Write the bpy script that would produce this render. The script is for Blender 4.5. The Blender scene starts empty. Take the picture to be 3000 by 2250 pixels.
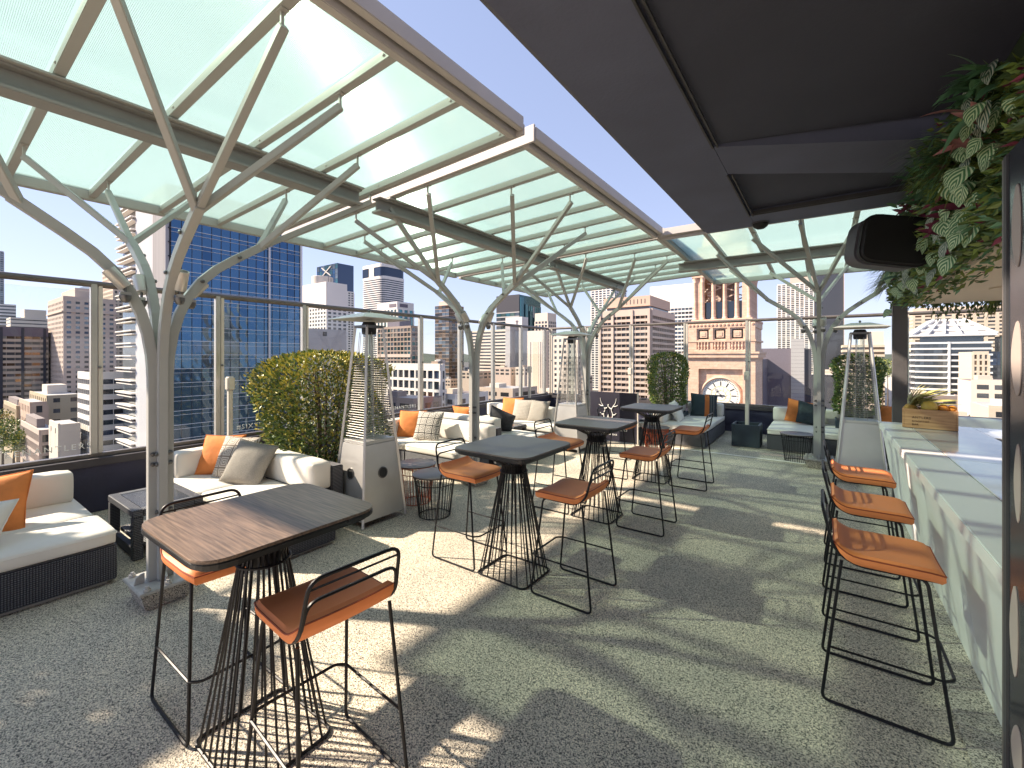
import bpy, bmesh, math, random
from mathutils import Vector, Matrix
R = math.radians
random.seed(7)
SC = bpy.context.scene
COL = SC.collection

# ------------------------------------------------------------------ camera, sky, sun, exposure
F, U0, V0, EYE, YAW = 1279.0, 1500.0, 1043.0, 1.7, R(35.55)
SN, CS = math.sin(YAW), math.cos(YAW)
cam = bpy.data.cameras.new('camera'); camo = bpy.data.objects.new('camera', cam); COL.objects.link(camo)
camo.location = (0, 0, EYE); camo.rotation_euler = (R(90), 0, YAW)
cam.sensor_width = 36.0; cam.lens = 36.0 * F / 3000.0; cam.shift_y = -(1125.0 - V0) / 3000.0
cam.clip_start = 0.05; cam.clip_end = 9000
SC.camera = camo
SUN_DIR = Vector((-0.717, -0.384, 0.585)).normalized()        # towards the sun
sun = bpy.data.lights.new('sun', 'SUN'); suno = bpy.data.objects.new('sun', sun); COL.objects.link(suno)
sun.energy = 3.0; sun.angle = R(1.2); sun.color = (1.0, 0.85, 0.68)
suno.rotation_euler = SUN_DIR.to_track_quat('Z', 'Y').to_euler(); suno.location = (-20, -10, 30)
W = bpy.data.worlds.new('World'); SC.world = W; W.use_nodes = True
nt = W.node_tree; nt.nodes.clear()
sky = nt.nodes.new('ShaderNodeTexSky'); sky.sky_type = 'NISHITA'; sky.sun_disc = False
sky.sun_elevation = math.asin(SUN_DIR.z); sky.sun_rotation = math.atan2(SUN_DIR.x, SUN_DIR.y)
sky.altitude = 800; sky.air_density = 1.0; sky.dust_density = 0.1; sky.ozone_density = 2.0
bg = nt.nodes.new('ShaderNodeBackground'); bg.inputs[1].default_value = 0.12
wo = nt.nodes.new('ShaderNodeOutputWorld')
gm = nt.nodes.new('ShaderNodeGamma'); gm.inputs[1].default_value = 0.42        # hazy, even sky
tn = nt.nodes.new('ShaderNodeMix'); tn.data_type = 'RGBA'; tn.blend_type = 'MULTIPLY'; tn.inputs[0].default_value = 1; tn.inputs[7].default_value = (.93, .92, 1.12, 1)
nt.links.new(sky.outputs[0], gm.inputs[0]); nt.links.new(gm.outputs[0], tn.inputs[6]); nt.links.new(tn.outputs[2], bg.inputs[0]); nt.links.new(bg.outputs[0], wo.inputs[0])
SC.view_settings.view_transform = 'Standard'; SC.view_settings.look = 'None'
SC.view_settings.exposure = 2.05; SC.view_settings.gamma = 1.0
SC.view_settings.use_curve_mapping = False
SC.render.engine = 'CYCLES'
cy = SC.cycles
cy.use_denoising = True
try:
    cy.denoiser = 'OPENIMAGEDENOISE'; cy.denoising_input_passes = 'RGB_ALBEDO_NORMAL'
except Exception: pass
cy.max_bounces = 8; cy.diffuse_bounces = 4; cy.glossy_bounces = 3; cy.transmission_bounces = 4; cy.transparent_max_bounces = 16
cy.sample_clamp_indirect = 4.0; cy.caustics_reflective = False; cy.caustics_refractive = False

# ------------------------------------------------------------------ pixel <-> place (measuring the photograph's own perspective)
def ray(u, v):
    r = (u - U0) / F; w = (V0 - v) / F
    return Vector((-SN + r * CS, CS + r * SN, w))
def on_z(u, v, z):
    d = ray(u, v); return d * ((z - EYE) / d.z) + Vector((0, 0, EYE))
def on_x(u, v, x):
    d = ray(u, v); return d * (x / d.x) + Vector((0, 0, EYE))
def on_y(u, v, y):
    d = ray(u, v); return d * (y / d.y) + Vector((0, 0, EYE))
def at_fw(u, v, fw):
    return ray(u, v) * fw + Vector((0, 0, EYE))

# ------------------------------------------------------------------ materials
MATS = {}
def _new(name):
    m = bpy.data.materials.new(name); m.use_nodes = True
    MATS[name] = m
    return m, m.node_tree, m.node_tree.nodes['Principled BSDF']
def N(t, kind, **kw):
    n = t.nodes.new(kind)
    for k, v in kw.items(): setattr(n, k, v)
    return n
def L(t, a, ao, b, bi): t.links.new(a.outputs[ao], b.inputs[bi])
def ramp(t, stops, interp='LINEAR'):
    n = t.nodes.new('ShaderNodeValToRGB'); n.color_ramp.interpolation = interp
    e = n.color_ramp.elements
    while len(e) < len(stops): e.new(0.5)
    for i, (p, c) in enumerate(stops):
        e[i].position = p; e[i].color = (c[0], c[1], c[2], 1)
    return n
def coords(t, scale=1.0, kind='Object'):
    tc = t.nodes.new('ShaderNodeTexCoord'); mp = t.nodes.new('ShaderNodeMapping')
    mp.inputs['Scale'].default_value = (scale,) * 3 if not isinstance(scale, (tuple, list)) else scale
    t.links.new(tc.outputs[kind], mp.inputs[0]); return mp
def mat(name, col, rough=0.6, metal=0.0, var=0.12, vscale=6.0, bump=0.0, bscale=60.0, spec=0.5, obj_var=0.0):
    """plain surface with noise in its colour, roughness and fine relief"""
    m, t, p = _new(name)
    mp = coords(t, 1.0)
    no = N(t, 'ShaderNodeTexNoise'); no.inputs['Scale'].default_value = vscale; no.inputs['Detail'].default_value = 5
    L(t, mp, 0, no, 'Vector')
    a = tuple(max(0, c * (1 - var)) for c in col); b = tuple(min(1, c * (1 + var)) for c in col)
    rp = ramp(t, [(0.3, a), (0.7, b)]); L(t, no, 0, rp, 0)
    out = rp
    if obj_var:
        oi = N(t, 'ShaderNodeObjectInfo'); hv = N(t, 'ShaderNodeHueSaturation')
        ma = N(t, 'ShaderNodeMapRange'); ma.inputs[3].default_value = 1 - obj_var; ma.inputs[4].default_value = 1 + obj_var
        L(t, oi, 'Random', ma, 0); L(t, ma, 0, hv, 'Value'); L(t, rp, 0, hv, 'Color'); out = hv
    L(t, out, 0, p, 'Base Color')
    mr = N(t, 'ShaderNodeMapRange'); mr.inputs[3].default_value = max(0.02, rough - 0.08); mr.inputs[4].default_value = min(1, rough + 0.08)
    L(t, no, 0, mr, 0); L(t, mr, 0, p, 'Roughness')
    p.inputs['Metallic'].default_value = metal; p.inputs['Specular IOR Level'].default_value = spec
    if bump:
        n2 = N(t, 'ShaderNodeTexNoise'); n2.inputs['Scale'].default_value = bscale; n2.inputs['Detail'].default_value = 4
        L(t, mp, 0, n2, 'Vector'); bp = N(t, 'ShaderNodeBump'); bp.inputs['Strength'].default_value = bump; bp.inputs['Distance'].default_value = 0.01
        L(t, n2, 0, bp, 'Height'); L(t, bp, 0, p, 'Normal')
    return m

def make_floor_mat(name, tint=(1, 1, 1), shade_patches=True):
    m, t, p = _new(name)
    mp = coords(t, 1.0)
    vo = N(t, 'ShaderNodeTexVoronoi'); vo.inputs['Scale'].default_value = 210; L(t, mp, 0, vo, 'Vector')
    sep = N(t, 'ShaderNodeSeparateColor'); L(t, vo, 'Color', sep, 0)
    rp = ramp(t, [(0.0, (.05, .05, .055)), (0.16, (.13, .13, .125)), (0.28, (.42, .40, .365)), (0.48, (.66, .62, .56)), (0.8, (.86, .815, .74))])
    L(t, sep, 0, rp, 0)
    n1 = N(t, 'ShaderNodeTexNoise'); n1.inputs['Scale'].default_value = 1.3; n1.inputs['Detail'].default_value = 6; L(t, mp, 0, n1, 'Vector')
    r1 = ramp(t, [(0.3, (.72, .74, .76)), (0.7, (1.12, 1.10, 1.06))]); L(t, n1, 0, r1, 0)
    n3 = N(t, 'ShaderNodeTexNoise'); n3.inputs['Scale'].default_value = 120; n3.inputs['Detail'].default_value = 2; L(t, mp, 0, n3, 'Vector')
    r3 = ramp(t, [(0.34, (.62, .62, .64)), (0.62, (1.1, 1.1, 1.1))]); L(t, n3, 0, r3, 0)
    mx = N(t, 'ShaderNodeMix', data_type='RGBA', blend_type='MULTIPLY'); mx.inputs[0].default_value = 1
    L(t, rp, 0, mx, 6); L(t, r1, 0, mx, 7)
    m2 = N(t, 'ShaderNodeMix', data_type='RGBA', blend_type='MULTIPLY'); m2.inputs[0].default_value = 1
    L(t, mx, 2, m2, 6); L(t, r3, 0, m2, 7)
    last = m2
    if shade_patches:  # tinted patches put table shadows into the colour; off for both floors
        for (sx, sy, sr, col) in [(-.80, 3.12, .26, (.68, .88, .98)), (-.66, 4.5, .20, (.6, .84, 1.0)), (-1.0, 6.2, .34, (.68, .88, 1.0)), (-1.05, 2.3, .30, (1.15, 1.0, .9))]:
            vm = N(t, 'ShaderNodeVectorMath', operation='DISTANCE'); vm.inputs[1].default_value = (sx, sy, 0)
            n4 = N(t, 'ShaderNodeTexNoise'); n4.inputs['Scale'].default_value = 3.2; n4.inputs['Detail'].default_value = 3; L(t, mp, 0, n4, 'Vector')
            L(t, mp, 0, vm, 0)
            ad = N(t, 'ShaderNodeMath', operation='MULTIPLY_ADD'); ad.inputs[1].default_value = 1.1
            L(t, n4, 0, ad, 0); L(t, vm, 'Value', ad, 2)
            mr = N(t, 'ShaderNodeMapRange'); mr.inputs[1].default_value = sr + .42; mr.inputs[2].default_value = sr + .52; mr.inputs[3].default_value = 0.85; mr.inputs[4].default_value = 0
            L(t, ad, 0, mr, 0)
            mm = N(t, 'ShaderNodeMix', data_type='RGBA', blend_type='MULTIPLY'); mm.inputs[7].default_value = (*col, 1)
            L(t, mr, 0, mm, 0); L(t, last, 2, mm, 6); last = mm
    mt = N(t, 'ShaderNodeMix', data_type='RGBA', blend_type='MULTIPLY'); mt.inputs[0].default_value = 1; mt.inputs[7].default_value = (*tint, 1)
    L(t, last, 2, mt, 6); L(t, mt, 2, p, 'Base Color')
    p.inputs['Roughness'].default_value = 0.75
    bp = N(t, 'ShaderNodeBump'); bp.inputs['Strength'].default_value = 0.7; bp.inputs['Distance'].default_value = 0.004
    L(t, vo, 'Distance', bp, 'Height'); L(t, bp, 0, p, 'Normal')
    return m
make_floor_mat('rubber_floor', (1.08, 1.02, .90), False)
make_floor_mat('rubber_plinth', (.9, .86, .82), False)

def make_shader_mix(name, parts):
    """parts: list of (weight, node type, colour, roughness); mixed one into the next"""
    m = bpy.data.materials.new(name); m.use_nodes = True; t = m.node_tree; t.nodes.clear(); MATS[name] = m
    out = N(t, 'ShaderNodeOutputMaterial'); last = None; tot = 0
    for w, kind, col, ro in parts:
        n = N(t, kind); n.inputs['Color'].default_value = (*col, 1)
        if ro is not None and 'Roughness' in n.inputs: n.inputs['Roughness'].default_value = ro
        tot += w
        if last is None: last = n
        else:
            mx = N(t, 'ShaderNodeMixShader'); mx.inputs[0].default_value = w / tot
            t.links.new(last.outputs[0], mx.inputs[1]); t.links.new(n.outputs[0], mx.inputs[2]); last = mx
    t.links.new(last.outputs[0], out.inputs[0])
    return m
make_shader_mix('canopy_glass', [(.42, 'ShaderNodeBsdfTranslucent', (.58, .675, .635), None), (.53, 'ShaderNodeBsdfTransparent', (.76, .90, .855), None), (.06, 'ShaderNodeBsdfGlossy', (.9, 1, .97), .08)])
make_shader_mix('canopy_flute', [(.80, 'ShaderNodeBsdfTransparent', (.97, 1, .99), None), (.20, 'ShaderNodeBsdfGlossy', (1, 1, 1), .13)])
def fresnel_glass(name, tint, ior=1.45, rough=0.0, extra=0.0):
    m = bpy.data.materials.new(name); m.use_nodes = True; t = m.node_tree; t.nodes.clear(); MATS[name] = m
    out = N(t, 'ShaderNodeOutputMaterial'); tr = N(t, 'ShaderNodeBsdfTransparent'); tr.inputs[0].default_value = (*tint, 1)
    gl = N(t, 'ShaderNodeBsdfGlossy'); gl.inputs['Roughness'].default_value = rough; gl.inputs['Color'].default_value = (1, 1, 1, 1)
    lw = N(t, 'ShaderNodeLayerWeight'); fr = N(t, 'ShaderNodeMath', operation='POWER'); fr.inputs[1].default_value = 4.0; L(t, lw, 'Facing', fr, 0)
    mx = N(t, 'ShaderNodeMixShader'); ad = N(t, 'ShaderNodeMath', operation='ADD', use_clamp=True); ad.inputs[1].default_value = extra
    L(t, fr, 0, ad, 0); L(t, ad, 0, mx, 0); L(t, tr, 0, mx, 1); L(t, gl, 0, mx, 2); L(t, mx, 0, out, 0)
    return m
fresnel_glass('clear_glass', (.955, .975, .97), 1.3, 0.01, .015)
fresnel_glass('heater_tube', (.8, .85, .85), 1.45, 0.02, .05)

mat('steel_paint', (.43, .43, .41), .45, .0, .05, 3, spec=.5)
mat('beam_paint', (.30, .295, .285), .5, 0, .06, 3)
mat('fascia_paint', (.52, .49, .47), .5, 0, .05, 3)
mat('aluminium', (.55, .52, .48), .38, .55, .06, 5)
mat('galvanised', (.50, .48, .45), .5, .25, .12, 25)
mat('rail_bronze', (.16, .14, .13), .4, .4, .12, 8)
mat('navy_wall', (.036, .036, .075), .55, 0, .2, 2.5, .15, 30)
mat('navy_cap', (.06, .052, .06), .5, 0, .2, 3)
mat('soffit', (.12, .132, .20), .85, 0, .10, 1.6, .25, 45)
mat('soffit_edge', (.145, .15, .185), .8, 0, .15, 6, .7, 35)
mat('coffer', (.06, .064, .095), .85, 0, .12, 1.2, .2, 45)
mat('wire_black', (.010, .010, .013), .42, .0, .2, 20, spec=.3)
mat('wire_rust', (.42, .085, .03), .5, 0, .15, 20)
mat('leather_orange', (.82, .27, .095), .55, 0, .05, 4, .06, 160, .35)
mat('leather_seam', (.30, .06, .018), .6, 0, .1, 10)
mat('cushion_white', (.74, .70, .64), .8, 0, .04, 3, .25, 9)
mat('linen_grey', (.30, .27, .235), .9, 0, .12, 90, .3, 300)
mat('cotton_orange', (.74, .235, .06), .85, 0, .14, 7, .5, 14)
mat('linen_dark', (.055, .055, .062), .9, 0, .3, 25, .3, 200)
mat('linen_slate', (.035, .05, .055), .9, 0, .25, 25, .3, 200)
mat('table_slate', (.155, .13, .12), .40, 0, .15, 4)
mat('table_edge', (.018, .018, .02), .3, 0, .1, 10)
mat('inox', (.60, .585, .56), .36, .55, .06, 4)
mat('inox_mid', (.30, .285, .27), .4, .5, .08, 6)
mat('inox_dark', (.16, .16, .16), .35, .8, .08, 6)
mat('burner_black', (.02, .02, .022), .5, .2, .2, 10)
mat('rubber_black', (.015, .015, .015), .6, 0, .2, 10)
mat('corten', (.10, .035, .024), .75, .1, .35, 9, .3, 60)
mat('planter_navy', (.035, .05, .065), .6, 0, .15, 5)
mat('leaf_green', (.18, .24, .055), .45, 0, .5, 2.5)
mat('leaf_gold', (.56, .47, .10), .42, 0, .4, 3)
mat('leaf_dark', (.07, .115, .04), .4, 0, .4, 4)
mat('leaf_teal', (.12, .26, .13), .4, 0, .4, 5)
mat('leaf_lime', (.19, .28, .06), .45, 0, .4, 5)
mat('leaf_plum', (.22, .045, .085), .4, 0, .4, 6)
mat('leaf_pink', (.58, .27, .25), .45, 0, .35, 8)
mat('bark', (.10, .07, .05), .85, 0, .3, 14, .5, 60)
mat('soil', (.04, .03, .02), .95, 0, .3, 20)
mat('bar_white', (.80, .80, .77), .38, 0, .03, 2)
mat('trim_black', (.05, .05, .055), .6, 0, .2, 4)  # near-black finish of mouldings, door stile, end board and bar back edge
mat('column_grey', (.085, .08, .082), .55, 0, .2, 3, .2, 40)
mat('beige_soffit', (.80, .66, .52), .7, 0, .04, 2)
mat('speaker_black', (.010, .010, .011), .6, 0, .2, 6, .15, 300)
mat('speaker_grey', (.10, .10, .115), .5, 0, .1, 6)
mat('frosted', (.42, .35, .32), .5, 0, .05, 3)
mat('dark_panel', (.03, .034, .045), .18, .1, .1, 2)
mat('white_print', (.85, .85, .82), .6, 0, .03, 3)
mat('sign_navy', (.022, .020, .036), .5, 0, .15, 2)
mat('kerb_white', (.82, .78, .70), .7, 0, .12, 9)
mat('riser_white', (.66, .60, .53), .5, 0, .05, 4)
mat('fruit_orange', (.72, .30, .04), .45, 0, .15, 30, .2, 120)
mat('fruit_yellow', (.72, .52, .10), .45, 0, .12, 20)
mat('pineapple_leaf', (.40, .37, .13), .5, 0, .4, 12)
mat('pineapple_skin', (.42, .24, .05), .6, 0, .4, 40)
mat('asphalt_city', (.10, .095, .09), .9, 0, .3, .02)
mat('roof_city', (.40, .36, .32), .9, 0, .25, .06)
mat('hill_green', (.07, .085, .06), .95, 0, .3, .004)

def make_wood(name, ca, cb, scale, rough=.4):
    m, t, p = _new(name)
    mp = coords(t, scale)
    no = N(t, 'ShaderNodeTexNoise'); no.inputs['Scale'].default_value = 3; no.inputs['Detail'].default_value = 8; no.inputs['Distortion'].default_value = .4
    L(t, mp, 0, no, 'Vector')
    rp = ramp(t, [(.25, ca), (.45, tuple((a * .6 + b * .4) for a, b in zip(ca, cb))), (.75, cb)]); L(t, no, 0, rp, 0); L(t, rp, 0, p, 'Base Color')
    p.inputs['Roughness'].default_value = rough
    bp = N(t, 'ShaderNodeBump'); bp.inputs['Strength'].default_value = .12; bp.inputs['Distance'].default_value = .002; L(t, no, 0, bp, 'Height'); L(t, bp, 0, p, 'Normal')
    return m
make_wood('wood_top', (.07, .05, .04), (.29, .20, .145), (1.6, 38, 38), .36)
make_wood('wood_crate', (.40, .20, .085), (.66, .40, .20), (2, 9, 22), .6)

def make_weave(name, c_hi, c_lo, sc=70.0):
    m, t, p = _new(name)
    mp = coords(t, 1.0)
    # strands running both ways, the same on every face
    w = []
    for ax in ('X', 'Y', 'Z'):
        wv = N(t, 'ShaderNodeTexWave', bands_direction=ax); wv.inputs['Scale'].default_value = sc / 6.28 * 2; wv.inputs['Distortion'].default_value = .25; wv.inputs['Detail'].default_value = 0
        L(t, mp, 0, wv, 'Vector'); w.append(wv)
    a = N(t, 'ShaderNodeMath', operation='MAXIMUM'); L(t, w[0], 1, a, 0); L(t, w[1], 1, a, 1)
    b = N(t, 'ShaderNodeMath', operation='MULTIPLY'); L(t, a, 0, b, 0); L(t, w[2], 1, b, 1)
    rp = ramp(t, [(.05, c_lo), (.55, c_hi)]); L(t, b, 0, rp, 0); L(t, rp, 0, p, 'Base Color')
    p.inputs['Roughness'].default_value = .5
    bp = N(t, 'ShaderNodeBump'); bp.inputs['Strength'].default_value = .8; bp.inputs['Distance'].default_value = .006; L(t, b, 0, bp, 'Height'); L(t, bp, 0, p, 'Normal')
    return m
make_weave('wicker', (.135, .135, .15), (.008, .009, .018))

def make_ring_print(name, ca, cb, tile=.085, n=3.0):
    """print of concentric squares"""
    m, t, p = _new(name)
    mp = coords(t, 1.0 / tile); sx = N(t, 'ShaderNodeSeparateXYZ'); L(t, mp, 0, sx, 0)
    def tri(sock):
        pp = N(t, 'ShaderNodeMath', operation='PINGPONG'); pp.inputs[1].default_value = .5; L(t, sx, sock, pp, 0)
        return pp
    a, b = tri('X'), tri('Y')
    mn = N(t, 'ShaderNodeMath', operation='MINIMUM'); L(t, a, 0, mn, 0); L(t, b, 0, mn, 1)
    ml = N(t, 'ShaderNodeMath', operation='MULTIPLY'); ml.inputs[1].default_value = n * 2; L(t, mn, 0, ml, 0)
    fr = N(t, 'ShaderNodeMath', operation='FRACT'); L(t, ml, 0, fr, 0)
    rp = ramp(t, [(0, ca), (.42, cb)], 'CONSTANT'); L(t, fr, 0, rp, 0); L(t, rp, 0, p, 'Base Color')
    p.inputs['Roughness'].default_value = .9
    return m
make_ring_print('print_taupe', (.24, .19, .15), (.62, .56, .49), .12, 3)
make_ring_print('print_black', (.05, .045, .045), (.66, .61, .55), .12, 3)
make_ring_print('print_speckle', (.28, .24, .21), (.60, .55, .48), .03, 1.5)
def make_stripe_print(name):
    m, t, p = _new(name)
    mp = coords(t, 1.0); sx = N(t, 'ShaderNodeSeparateXYZ'); L(t, mp, 0, sx, 0)
    mr = N(t, 'ShaderNodeMapRange'); mr.inputs[1].default_value = -.25; mr.inputs[2].default_value = .25; L(t, sx, 'X', mr, 0)
    rp = ramp(t, [(0, (.035, .055, .065)), (.52, (.50, .15, .04)), (.70, (.04, .05, .055)), (.76, (.10, .11, .11)), (.80, (.03, .04, .05)), (.86, (.12, .12, .12)), (.9, (.03, .04, .05))], 'CONSTANT')
    L(t, mr, 0, rp, 0); L(t, rp, 0, p, 'Base Color'); p.inputs['Roughness'].default_value = .9
make_stripe_print('print_stripe')

def make_striped_leaf(name, ca, cb):
    """leaf with pale stripes fanning from the midrib; local x along the leaf, y across"""
    m, t, p = _new(name)
    tc = N(t, 'ShaderNodeTexCoord'); sx = N(t, 'ShaderNodeSeparateXYZ'); L(t, tc, 'UV', sx, 0)
    ab = N(t, 'ShaderNodeMath', operation='ABSOLUTE'); L(t, sx, 'Y', ab, 0)
    k = N(t, 'ShaderNodeMath', operation='MULTIPLY_ADD'); k.inputs[1].default_value = -.55; L(t, ab, 0, k, 0); L(t, sx, 'X', k, 2)
    s = N(t, 'ShaderNodeMath', operation='MULTIPLY'); s.inputs[1].default_value = 4.6; L(t, k, 0, s, 0)
    pp = N(t, 'ShaderNodeMath', operation='FRACT'); L(t, s, 0, pp, 0)
    rp = ramp(t, [(0, cb), (.34, cb), (.44, ca), (.9, ca), (1, cb)]); L(t, pp, 0, rp, 0); L(t, rp, 0, p, 'Base Color')
    p.inputs['Roughness'].default_value = .38
make_striped_leaf('leaf_striped', (.08, .22, .085), (.62, .74, .46))
make_striped_leaf('leaf_striped_dark', (.06, .14, .10), (.62, .66, .55))

def make_marble():
    m, t, p = _new('bar_marble')
    mp = coords(t, 1.0)
    no = N(t, 'ShaderNodeTexNoise'); no.inputs['Scale'].default_value = 1.6; no.inputs['Detail'].default_value = 9; no.inputs['Distortion'].default_value = 1.6; L(t, mp, 0, no, 'Vector')
    rp = ramp(t, [(.35, (.52, .54, .57)), (.5, (.68, .68, .68)), (.62, (.58, .60, .64))]); L(t, no, 0, rp, 0); L(t, rp, 0, p, 'Base Color')
    p.inputs['Roughness'].default_value = .07; p.inputs['Specular IOR Level'].default_value = .7
make_marble()

# ------------------------------------------------------------------ mesh building
class MB:
    def __init__(s): s.v = []; s.f = []; s.uv = None
    def add(s, vs, fs):
        o = len(s.v); s.v += [tuple(x) for x in vs]; s.f += [tuple(i + o for i in q) for q in fs]; return s
    def box(s, x0, x1, y0, y1, z0, z1):
        return s.hexa([(x0, y0, z0), (x1, y0, z0), (x1, y1, z0), (x0, y1, z0), (x0, y0, z1), (x1, y0, z1), (x1, y1, z1), (x0, y1, z1)])
    def hexa(s, p):
        return s.add(p, [(3, 2, 1, 0), (4, 5, 6, 7), (0, 1, 5, 4), (1, 2, 6, 5), (2, 3, 7, 6), (3, 0, 4, 7)])
    def prism(s, poly, z0, z1):
        n = len(poly)
        return s.add([(x, y, z0) for x, y in poly] + [(x, y, z1) for x, y in poly],
                     [tuple(range(n - 1, -1, -1)), tuple(range(n, 2 * n))] + [(i, (i + 1) % n, n + (i + 1) % n, n + i) for i in range(n)])
    def tube(s, pts, r, n=6, closed=False):
        pts = [Vector(p) for p in pts]; m = len(pts); rings = []; prev = None
        for i, p in enumerate(pts):
            a = pts[i - 1] if (i > 0 or closed) else p; b = pts[(i + 1) % m] if (i < m - 1 or closed) else p
            t = (b - a)
            t = t.normalized() if t.length > 1e-9 else Vector((0, 0, 1))
            if prev is None:
                up = Vector((0, 0, 1)) if abs(t.z) < .9 else Vector((1, 0, 0))
                nn = (up - t * up.dot(t)).normalized()
            else:
                nn = prev - t * prev.dot(t)
                nn = nn.normalized() if nn.length > 1e-6 else prev
            prev = nn; bb = t.cross(nn)
            rr = r[i] if isinstance(r, (list, tuple)) else r
            rings.append([p + (nn * math.cos(k * 2 * math.pi / n) + bb * math.sin(k * 2 * math.pi / n)) * rr for k in range(n)])
        o = len(s.v)
        for q in rings: s.v += [tuple(x) for x in q]
        for i in range(m if closed else m - 1):
            a = o + i * n; b = o + ((i + 1) % m) * n
            for k in range(n): s.f.append((a + k, a + (k + 1) % n, b + (k + 1) % n, b + k))
        if not closed:
            s.f.append(tuple(o + k for k in range(n - 1, -1, -1))); e = o + (m - 1) * n; s.f.append(tuple(e + k for k in range(n)))
        return s
    def sweep(s, pts, w, d, side):
        """rectangular section: w across SIDE, d in the bending plane"""
        pts = [Vector(p) for p in pts]; side = Vector(side).normalized(); m = len(pts); o = len(s.v)
        for i, p in enumerate(pts):
            t = (pts[min(i + 1, m - 1)] - pts[max(i - 1, 0)]).normalized(); nn = t.cross(side).normalized()
            sd = nn.cross(t).normalized()
            for a, b in ((-1, -1), (1, -1), (1, 1), (-1, 1)): s.v.append(tuple(p + sd * (a * w / 2) + nn * (b * d / 2)))
        for i in range(m - 1):
            a = o + i * 4; b = a + 4
            for k in range(4): s.f.append((a + k, a + (k + 1) % 4, b + (k + 1) % 4, b + k))
        s.f.append((o + 3, o + 2, o + 1, o)); e = o + (m - 1) * 4; s.f.append((e, e + 1, e + 2, e + 3))
        return s
    def lathe(s, prof, n=20, c=(0, 0, 0), cap=True):
        o = len(s.v)
        for r, z in prof:
            for k in range(n):
                a = k * 2 * math.pi / n; s.v.append((c[0] + r * math.cos(a), c[1] + r * math.sin(a), c[2] + z))
        for i in range(len(prof) - 1):
            for k in range(n): s.f.append((o + i * n + k, o + i * n + (k + 1) % n, o + (i + 1) * n + (k + 1) % n, o + (i + 1) * n + k))
        if cap:
            s.f.append(tuple(o + k for k in range(n - 1, -1, -1))); e = o + (len(prof) - 1) * n; s.f.append(tuple(e + k for k in range(n)))
        return s
    def mesh(s, name, m, smooth=False, bevel=0.0, seg=2):
        me = bpy.data.meshes.new(name); me.from_pydata(s.v, [], s.f)
        bm = bmesh.new(); bm.from_mesh(me)
        bmesh.ops.recalc_face_normals(bm, faces=bm.faces)
        if bevel: bmesh.ops.bevel(bm, geom=[e for e in bm.edges if e.calc_face_angle(0) > .5], offset=bevel, segments=seg, affect='EDGES', clamp_overlap=True)
        bm.to_mesh(me); bm.free()
        if smooth:
            me.polygons.foreach_set('use_smooth', [True] * len(me.polygons))
            try: me.set_sharp_from_angle(angle=R(40))
            except Exception: pass
        me.materials.append(MATS[m]); return me
    def build(s, name, m, parent=None, **k): return link(name, s.mesh(name, m, **k), parent)
def link(name, me, parent=None, loc=None, rot=None, scale=None):
    o = bpy.data.objects.new(name, me); COL.objects.link(o)
    if parent: o.parent = parent
    if loc is not None: o.location = loc
    if rot is not None: o.rotation_euler = rot
    if scale is not None: o.scale = scale
    return o
def tag(o, label, cat, group=None, kind=None):
    if label: o['label'] = label
    if cat: o['category'] = cat
    if group: o['group'] = group
    if kind: o['kind'] = kind
    return o
def thing(name, label, cat, loc=(0, 0, 0), rz=0.0, group=None):
    o = bpy.data.objects.new(name, None); COL.objects.link(o); o.location = loc; o.rotation_euler = (0, 0, rz); o.empty_display_size = .1
    return tag(o, label, cat, group)
def copy_thing(root, label, loc, rz=0.0, group=None):
    def cp(o, par):
        c = o.copy(); COL.objects.link(c); c.parent = par
        for ch in o.children: cp(ch, c)
        return c
    r = cp(root, None); r.location = loc; r.rotation_euler = (0, 0, rz); r['label'] = label
    if group: r['group'] = group
    return r
def structure(o): o['kind'] = 'structure'; return o
def fillet(pts, r, n=5, closed=False):
    pts = [Vector(p) for p in pts]; out = []; m = len(pts)
    for i, p in enumerate(pts):
        if not closed and i in (0, m - 1): out.append(p); continue
        a = (pts[i - 1] - p); b = (pts[(i + 1) % m] - p); rr = min(r, a.length * .48, b.length * .48)
        p0 = p + a.normalized() * rr; p1 = p + b.normalized() * rr
        for k in range(n + 1):
            q = k / n; out.append(p0 * (1 - q) ** 2 + p * (2 * q * (1 - q)) + p1 * q ** 2)
    return out
def rrect(hx, hy, r, n=5):
    return [(p.x, p.y) for p in fillet([(hx, hy, 0), (-hx, hy, 0), (-hx, -hy, 0), (hx, -hy, 0)], r, n, True)]
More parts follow.
